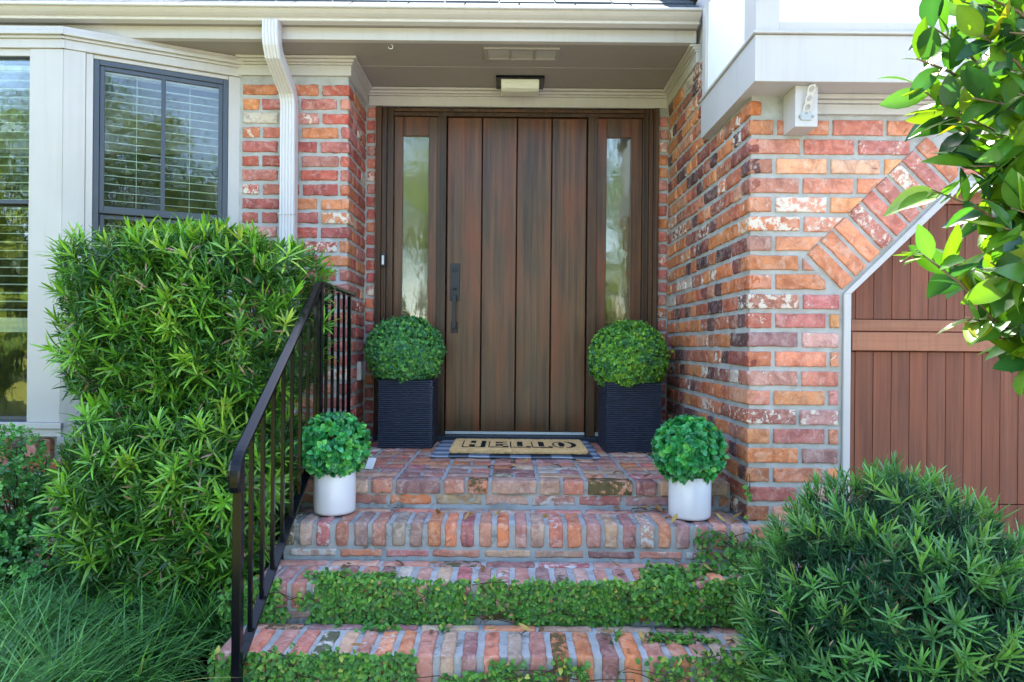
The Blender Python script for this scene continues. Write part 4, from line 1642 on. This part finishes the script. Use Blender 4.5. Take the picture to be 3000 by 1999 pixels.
# O
arc(1770, 282, 128, 38, 145, 41, 100, 262)
arc(1770, 282, 100, 38, 158, 41, -85, 78)
arc(1742, 280, .5, .5, 40, 28, 0, 360, 20)
mb = MB()
for q in LET:
    vs = [(x, y, ZM + .0012) for x, y in q] + [(x, y, ZM + .0022) for x, y in q]
    mb.raw(vs, [(0, 1, 5, 4), (1, 2, 6, 5), (2, 3, 7, 6), (3, 0, 4, 7), (4, 5, 6, 7)])
mb.build('lettering', M['ink'], mat_root)
inside = np.zeros(fn, bool)
for q in LET:
    xs2 = [p[0] for p in q]; ys2 = [p[1] for p in q]
    inside |= (P[:, 0] > min(xs2)) & (P[:, 0] < max(xs2)) & (P[:, 1] > min(ys2)) & (P[:, 1] < max(ys2))
Cm[inside] = (.02, .02, .022)
V, F, C = leaf_cloud(P, Dm, np.tile(np.array([[0., -1, .1]]), (fn, 1)), rngm.uniform(.003, .006, fn), np.full(fn, .0022), Cm, ([0, 1.], [1, .5]), .2)
np_mesh('coir_fibres', V, F, C, M['dry'], mat_root)
# plastic tag leaning near the left pot
tg = thing('paper_tag', 'small white printed tag lying on the landing behind left white pot', 'tag', (-.655, 3.33, ZL))
mb = MB()
fr_t = frame((-.69, 3.33), (.85, -.25))
mb.hexa([fr_t(0, .01, ZL + .004), fr_t(.042, .01, ZL + .004), fr_t(.042, .006, ZL + .004), fr_t(0, .006, ZL + .004),
         fr_t(0.0, -.03, ZL + .052), fr_t(.042, -.03, ZL + .052), fr_t(.042, -.033, ZL + .052), fr_t(0, -.033, ZL + .052)])
mb.build('card', M['white_plastic'], tg)


# ------------------------------------------------------------------ creeping fig on the risers
def fig(name, label, boxes, seed, dens, size=.0165, stems=12):
    """boxes: (x0,x1, y, z0, z1, coverage) on faces turned to the street"""
    rng = np.random.default_rng(seed)
    root = thing(name, label, 'climbing plant', (boxes[0][0], boxes[0][2], boxes[0][3]))
    Ps, Ns = [], []
    for bx in boxes:
        flat = bx[0] == 'T'
        if flat:
            _, x0, x1, y0, y1, z, cov = bx
            n = int((x1 - x0) * (y1 - y0) * dens * .8)
            P = np.stack([rng.uniform(x0, x1, n), rng.uniform(y0, y1, n), np.full(n, z)], 1)
            edge = (P[:, 1] - y0) / (y1 - y0)
            edge = 1 - 2 * edge
            nv = np.array([0, 0, 1.])
        else:
            x0, x1, y, z0, z1, cov, nx_, ny_ = bx
            n = int((x1 - x0) * (z1 - z0) * dens)
            P = np.stack([rng.uniform(x0, x1, n), np.full(n, y), rng.uniform(z0, z1, n)], 1)
            edge = np.minimum((P[:, 2] - z0) / (z1 - z0), (z1 - P[:, 2]) / (z1 - z0)) * 2
            nv = np.array([nx_, ny_, 0.])
        ex = np.minimum(P[:, 0] - x0, x1 - P[:, 0]) / .10
        nz = fbm(P, 5.0, seed) * 1.3 + .7 * fbm(P, 16, seed + 2) + .4 * fbm(P, 45, seed + 4)
        val = nz + edge * .3 + np.minimum(ex, 1) * .3 - .3 - (1 - 2 * cov) * .75
        P = P[rng.uniform(0, 1, n) < np.clip((val - .06) * 1.7, 0, 1)]
        thick = .002 + .011 * np.clip(fbm(P, 6.0, seed + 8) + .5, 0, 1)
        P = P + nv * (rng.uniform(.1, 1, len(P)) * thick)[:, None]
        Ps.append(P)
        Ns.append(np.tile(nv[None] + np.array([[0, -.15, .3]]), (len(P), 1)))
    P = np.concatenate(Ps)
    N = np.concatenate(Ns)
    n = len(P)
    N = unit(N + rng.normal(0, .38, (n, 3)))
    D = rng.normal(0, .8, (n, 3)) + np.array([0, -.1, -.5])
    C = pal_cols(n, [(.085, .24, .04), (.12, .31, .045), (.06, .17, .04), (.21, .38, .06), (.42, .42, .08), (.40, .22, .11)], [5, 4, 4, 2.2, .35, .2], rng)
    V, F, Cc = leaf_cloud(P, D, N, size * rng.uniform(.7, 1.3, n), size * .78 * rng.uniform(.8, 1.2, n), C, HEART, rng.uniform(-.1, .4, n), .22)
    np_mesh('foliage', V, F, Cc, M['leaf_soft'], root)
    mb = MB()
    for k in range(stems):
        wallb = [b_ for b_ in boxes if b_[0] != 'T']
        x0, x1, y, z0, z1, cov, nx_, ny_ = wallb[k % len(wallb)]
        x = rng.uniform(x0, x1)
        z = rng.uniform(z0, z1)
        pts = []
        for q in range(9):
            pts.append((x, y + ny_ * .012 + (0 if ny_ else 0), z))
            x += rng.uniform(-.02, .07) * (1 if k % 2 else -1) * (1 if ny_ else .25)
            z = min(z1 + .01, max(z0, z + rng.uniform(-.03, .03)))
            x = min(x1, max(x0, x))
        mb = MB()
        mb.tube(pts, [.0018] * 4 + [.0012] * 5, 5)
        mb.build('stem', M['bark'], root)
    return root


fig('creeping_fig', 'creeping fig covering the riser under the third step', [(-1.05, -.12, 2.522, .165, .335, 1.0, 0, -1), (-.24, .42, 2.522, .205, .335, .98, 0, -1), (-.1, .4, 2.522, .17, .24, .5, 0, -1), (.28, 1.12, 2.522, .17, .335, .98, 0, -1), (.45, 1.08, 2.50, .19, .345, .9, 0, -1),
     ('T', -.93, -.35, 2.53, 2.62, .325, .62), ('T', .52, 1.06, 2.53, 2.74, .328, .85), ('T', -.8, -.2, 2.44, 2.51, .18, .45), ('T', .35, 1.0, 2.36, 2.51, .18, .52)], 51, 20000, .0185, stems=22)
fig('creeping_fig', 'creeping fig covering the lowest riser at the bottom edge', [(-.97, -.30, 2.25, .0, .185, 1.0, 0, -1), (-.36, .05, 2.25, .03, .13, .38, 0, -1), (-.05, .27, 2.25, .0, .17, .86, 0, -1), (.22, .42, 2.25, .0, .1, .3, 0, -1), (.36, 1.15, 2.25, .0, .185, .92, 0, -1),
     ('T', -.93, -.55, 2.262, 2.32, .182, .5), ('T', .6, 1.08, 2.262, 2.34, .182, .6)], 52, 19000, .0185, stems=26)
fig('creeping_fig', 'loose creeping fig climbing the corner beside the right white pot', [(.76, 1.02, 2.804, .33, .48, .80, 0, -1), (.88, 1.07, 2.72, .33, .40, .9, 0, -1), (1.0, 1.012, 2.86, .3, .72, .9, -1, -.2), ('T', .78, 1.02, 2.815, 2.9, .47, .7), ('T', .72, 1.05, 2.66, 2.79, .325, .6)], 53, 14000, .021, stems=14)

# ------------------------------------------------------------------ left shrub, grass
rng = np.random.default_rng(61)
sh = thing('small_leaf_shrub', 'small round leaved shrub under the bay window', 'shrub', (-2.3, 3.1, 0))
parts = []
for (c, hx, hy, hz, n) in (((-2.29, 2.92, .50), .28, .26, .32, 900), ((-2.06, 2.90, .18), .36, .26, .26, 620), ((-2.0, 3.12, .42), .12, .16, .26, 60)):
    P, N, _ = super_points(n, c, hx, hy, hz, 2.2, .22, 3.0, rng)
    C = pal_cols(n, [(.11, .33, .09), (.15, .42, .10), (.065, .20, .07), (.22, .48, .11)], [4, 3, 3, 1.5], rng)
    parts.append(rosettes(P, unit(N + np.array([0, 0, .5]) + rng.normal(0, .4, (n, 3))), 7, np.full(n, .021), np.full(n, .0135), C, (25, 85), (0, .3), .03, ROUND, rng))
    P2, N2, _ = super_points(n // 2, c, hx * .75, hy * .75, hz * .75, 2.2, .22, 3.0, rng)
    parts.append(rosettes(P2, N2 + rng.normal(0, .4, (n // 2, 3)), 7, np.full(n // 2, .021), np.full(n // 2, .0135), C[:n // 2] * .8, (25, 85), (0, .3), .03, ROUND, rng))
V, F, C = join(parts)
np_mesh('foliage', V, F, C, M['leaf'], sh)
mb = MB()
limbs(mb, (-2.25, 3.1, 0), [(-2.3 + R.uniform(-.3, .3), 3.0 + R.uniform(-.2, .15), R.uniform(.25, .75)) for _ in range(34)], .007, .002)
mb.build('branch', M['bark'], sh)

rng = np.random.default_rng(71)
nt_ = 110
ty = rng.uniform(1.55, 2.72, nt_)
tx = rng.uniform(-2.75, -1.10, nt_) - np.clip(2.45 - ty, 0, .2) * .5
tz = .0 + rng.uniform(-.02, .05, nt_)
nb = 190
P = np.repeat(np.stack([tx, ty, tz], 1), nb, 0) + rng.normal(0, .035, (nt_ * nb, 3)) * np.array([1, 1, .2])
n = len(P)
a = rng.uniform(0, 2 * math.pi, n)
tilt = np.clip(np.abs(rng.normal(.38, .26, n)), .02, 1.1)
D = np.stack([np.cos(a) * np.sin(tilt), np.sin(a) * np.sin(tilt) - .08, np.cos(tilt)], 1)
flow = np.repeat(np.stack([rng.normal(.0, .16, nt_), rng.normal(-.12, .12, nt_), np.zeros(nt_)], 1), nb, 0)
D = unit(D + flow)
N = unit(np.array([0, 0, 1.]) - D * D[:, 2:3] + rng.normal(0, .05, (n, 3)))
L = rng.uniform(.19, .36, n)
C = pal_cols(n, [(.075, .22, .062), (.105, .30, .072), (.048, .14, .045), (.17, .38, .085), (.38, .35, .12)], [4, 4, 3, 2, .15], rng)
GB = ([0, .15, .3, .45, .6, .75, .9, 1.0], [1.0, 1, .97, .9, .8, .65, .4, .08])
V, F, C = leaf_cloud(P, D, N, L, np.full(n, .0064), C, GB, rng.uniform(.45, 1.0, n))
V[:, 2] = np.maximum(V[:, 2], .0)
tag(np_mesh('liriope_grass', V, F, C, M['leaf_soft']), 'arching dark green liriope grass at the foot of the steps', 'grass', kind='stuff')

# ------------------------------------------------------------------ laurel branches close to the lens
lr = thing('laurel_tree', 'leafy laurel branches with glossy leaves hanging in from the right edge', 'tree', (1.25, 1.3, -.12))
rng = np.random.default_rng(82)
mb = MB()
trunk = [(1.25, 1.35, -.12), (1.24, 1.34, .5), (1.22, 1.33, 1.0), (1.2, 1.32, 1.5), (1.17, 1.3, 1.95)]
mb.tube(trunk, [.03, .027, .022, .017, .011], 8)
twigs = [((2480, 130), (2110, 75), 1.22), ((2480, 200), (2075, 150), 1.2), ((2490, 260), (2080, 215), 1.25), ((2480, 60), (2180, 20), 1.18), ((2490, 330), (2150, 265), 1.2), ((2480, 300), (2230, 170), 1.3),
         ((2490, 470), (2110, 450), 1.2), ((2490, 520), (2200, 400), 1.28), ((2490, 600), (2075, 590), 1.18), ((2490, 560), (2160, 625), 1.26), ((2500, 690), (2190, 745), 1.2), ((2500, 700), (2250, 790), 1.24),
         ((2520, 800), (2320, 835), 1.2), ((2490, 420), (2260, 330), 1.15), ((2490, 120), (2290, 90), 1.12), ((2490, 240), (2310, 230), 1.12), ((2490, 500), (2280, 540), 1.12), ((2500, 640), (2290, 660), 1.14), ((2490, 0), (2300, -40), 1.2),
         ((2490, 380), (2330, 420), 1.3), ((2490, 640), (2330, 600), 1.3), ((2490, 200), (2330, 150), 1.3), ((2500, 720), (2340, 710), 1.3)]
for _ in range(44):
    xx = R.uniform(2190, 2400); yy = R.uniform(-30, 800)
    if yy > 640 and xx < 2300: continue
    if 250 < yy < 380 and xx < 2260: continue
    twigs.append(((2500, yy + R.uniform(-40, 90)), (xx, yy), R.uniform(1.12, 1.38)))
LP, LD, LL = [], [], []
for (a_, b_, Y) in twigs:
    a_ = (min(2560, b_[0] + R.uniform(150, 260)), b_[1] + R.uniform(30, 190))
    p0, p1 = at(a_[0] + 30, a_[1] - 15, Y + R.uniform(.0, .1)), at(b_[0] + 30, b_[1] - 15, Y)
    mid = p0.lerp(p1, .5) + Vector((0, 0, .015))
    pts = [p0, p0.lerp(mid, .6), mid, mid.lerp(p1, .55), p1]
    s0 = Vector((1.2, 1.32, max(.5, min(1.8, p0.z - .24))))
    mb.tube([s0, s0.lerp(p0, .5) + Vector((0, .02, -.02))] + pts, [.006, .005, .004, .0032, .0026, .002, .0012], 6)
    Ld = (p1 - p0)
    n_l = max(7, int(Ld.length / .0135))
    for i in range(n_l):
        tt = .12 + .88 * (i + R.random() * .5) / n_l
        k = min(3, int(tt * 4)); ff = tt * 4 - k
        p = pts[k].lerp(pts[k + 1], min(1, ff))
        dr_ = Ld.normalized()
        side = Vector((R.uniform(-.5, .5), R.uniform(-.8, .6), R.uniform(-1, 1)))
        side = (side - dr_ * side.dot(dr_)).normalized()
        d_ = dr_ * R.uniform(.3, 1.0) + side * R.uniform(.5, 1.0) + Vector((0, 0, -.12))
        LP.append(p); LD.append(d_); LL.append(R.uniform(.05, .088))
mb.build('branch', M['twig'], lr)
n = len(LP)
P = np.array([tuple(p) for p in LP]); D = np.array([tuple(p) for p in LD]); L = np.array(LL)
N = unit(np.array([[0, -.45, .8]]) + rng.normal(0, .5, (n, 3)))
C = pal_cols(n, [(.065, .18, .02), (.10, .22, .015), (.035, .115, .028), (.15, .25, .015), (.022, .08, .032), (.22, .22, .015)], [4, 4.5, 2.6, 2.6, 2, .5], rng)
V, F, C = leaf_cloud(P, D, N, L, L * rng.uniform(.42, .54, n), np.clip(C * 1.12, 0, .6), ([0, .06, .2, .38, .58, .78, .92, 1.0], [.06, .28, .74, .98, .96, .66, .3, .04]), rng.uniform(-.15, .5, n), .24, C * .86)
np_mesh('foliage', V, F, C, M['leaf_big'], lr)

# ------------------------------------------------------------------ dry leaves on the steps
DL = {}
def dry_mesh(k):
    if k not in DL:
        rg = np.random.default_rng(90 + k)
        c = [(.30, .15, .06), (.22, .11, .05), (.42, .27, .08), (.16, .085, .045)][k % 4]
        V, F, C = leaf_cloud(np.array([[-.018, 0, .004]]), np.array([[1., 0, .1]]), np.array([[0, .2, 1.]]), np.array([.036]), np.array([.016]), np.array([c]), OVAL, np.array([[-.3, .25, -.5, .4][k % 4]]), .5)
        me = np_mesh('fallen_leaf', V, F, C, M['dry'])
        DL[k] = me.data
        bpy.data.objects.remove(me)
    return DL[k]
spots = []
for _ in range(12): spots.append((R.uniform(-.6, .7), R.uniform(3.12, 3.6), ZL + .003))
for _ in range(9): spots.append((R.uniform(-.65, .9), R.uniform(2.83, 3.02), ZT2 + .003))
for _ in range(10): spots.append((R.uniform(.42, .70), R.uniform(3.035, 3.075), ZT2 + R.uniform(.003, .012)))
for _ in range(4): spots.append((R.uniform(.88, .98), R.uniform(2.86, 2.95), ZT2 + .004))
for _ in range(8): spots.append((R.uniform(-.7, .7), R.uniform(2.6, 2.76), ZT3 + .003))
for _ in range(6): spots.append((R.uniform(.6, 1.0), R.uniform(2.66, 2.78), ZT3 + .005))
for _ in range(13): spots.append((R.uniform(-.7, 1.0), R.uniform(2.28, 2.48), ZT4 + .003))
for i, (x, y, z) in enumerate(spots):
    o = bpy.data.objects.new('fallen_leaf', dry_mesh(R.randrange(4)))
    COL.objects.link(o)
    o.location = (x, y, z)
    o.rotation_euler = (R.uniform(-.3, .3), R.uniform(-.3, .3), R.uniform(0, 6.28))
    s_ = R.uniform(.85, 1.5)
    o.scale = (s_, s_, s_)
    tag(o, 'small brown dry leaf lying on the brick steps', 'leaf', 'dry leaves fallen on the steps')

# ------------------------------------------------------------------ garden across the lawn (seen in the glass)
def tree(x, y, h, r, seed, name, label, pal, trunk_h, grp):
    rg = np.random.default_rng(seed)
    root = thing(name, label, 'tree', (x, y, -.12), grp)
    mb = MB()
    mb.tube([(x, y, -.15), (x + .1, y, trunk_h * .5), (x, y + .1, trunk_h), (x + .1, y, h * .8)], [.16, .13, .1, .03], 8)
    cl = []
    for k in range(26):
        d = sph_points(1, rg)[0]
        c = np.array([x, y, trunk_h + (h - trunk_h) * .5]) + d * np.array([r, r, (h - trunk_h) * .5]) * rg.uniform(.4, 1.0)
        cl.append(c)
        if k < 12:
            mb.tube([(x, y, trunk_h * .9), tuple((np.array([x, y, trunk_h]) + c) / 2 + np.array([0, 0, .2])), tuple(c)], [.06, .035, .012], 6)
    mb.build('trunk', M['bark'], root)
    parts = []
    for c in cl:
        m = 260
        q = sph_points(m, rg) * rg.uniform(.3, 1, (m, 1)) * r * .42 + c
        C = pal_cols(m, *pal, rg)
        parts.append(leaf_cloud(q, rg.normal(0, 1, (m, 3)), rg.normal(0, 1, (m, 3)) + np.array([0, .4, .6]), rg.uniform(.14, .28, m), rg.uniform(.08, .14, m), C, OVAL, .2))
    V, F, C = join(parts)
    np_mesh('crown', V, F, C, M['leaf_soft'], root)
PT = ([(.07, .15, .03), (.11, .20, .035), (.04, .09, .025), (.20, .24, .05)], [4, 3, 3, 1.5])
grp = 'trees across the front lawn'
for i, (x, y, h, r, th) in enumerate([(-9, -15, 7.0, 2.2, 1.8), (-3.2, -17, 7.5, 2.3, 2.2), (1.6, -18, 6.2, 2.2, 1.6), (6.2, -16, 7.0, 2.2, 2.0), (12, -15, 6.8, 2.2, 1.8), (-15, -12, 7.0, 2.4, 1.5)]):
    tree(x, y, h * 1.4, r * 1.35, 300 + i, 'shade_tree', 'leafy shade tree across the front lawn, seen mirrored in the glass', PT, th, grp)
PH = ([(.16, .24, .03), (.22, .28, .035), (.09, .15, .03)], [3, 3, 2])
for i, (x, y, h) in enumerate([(-7.2, -1.2, 3.2), (-8.6, -2.6, 3.4), (-10, -4, 3.6), (-6.2, -9, 2.0), (-3.6, -9.6, 1.9), (-1.2, -10, 2.1), (1.2, -9.8, 1.8), (3.6, -9.5, 2.0), (6.2, -9.2, 2.1)]):
    tree(x, y, h, 1.15, 330 + i, 'hedge_bush', 'round sunlit hedge bush at the lawn edge, seen mirrored in the glass', PH, .2, 'hedge bushes along the lawn')
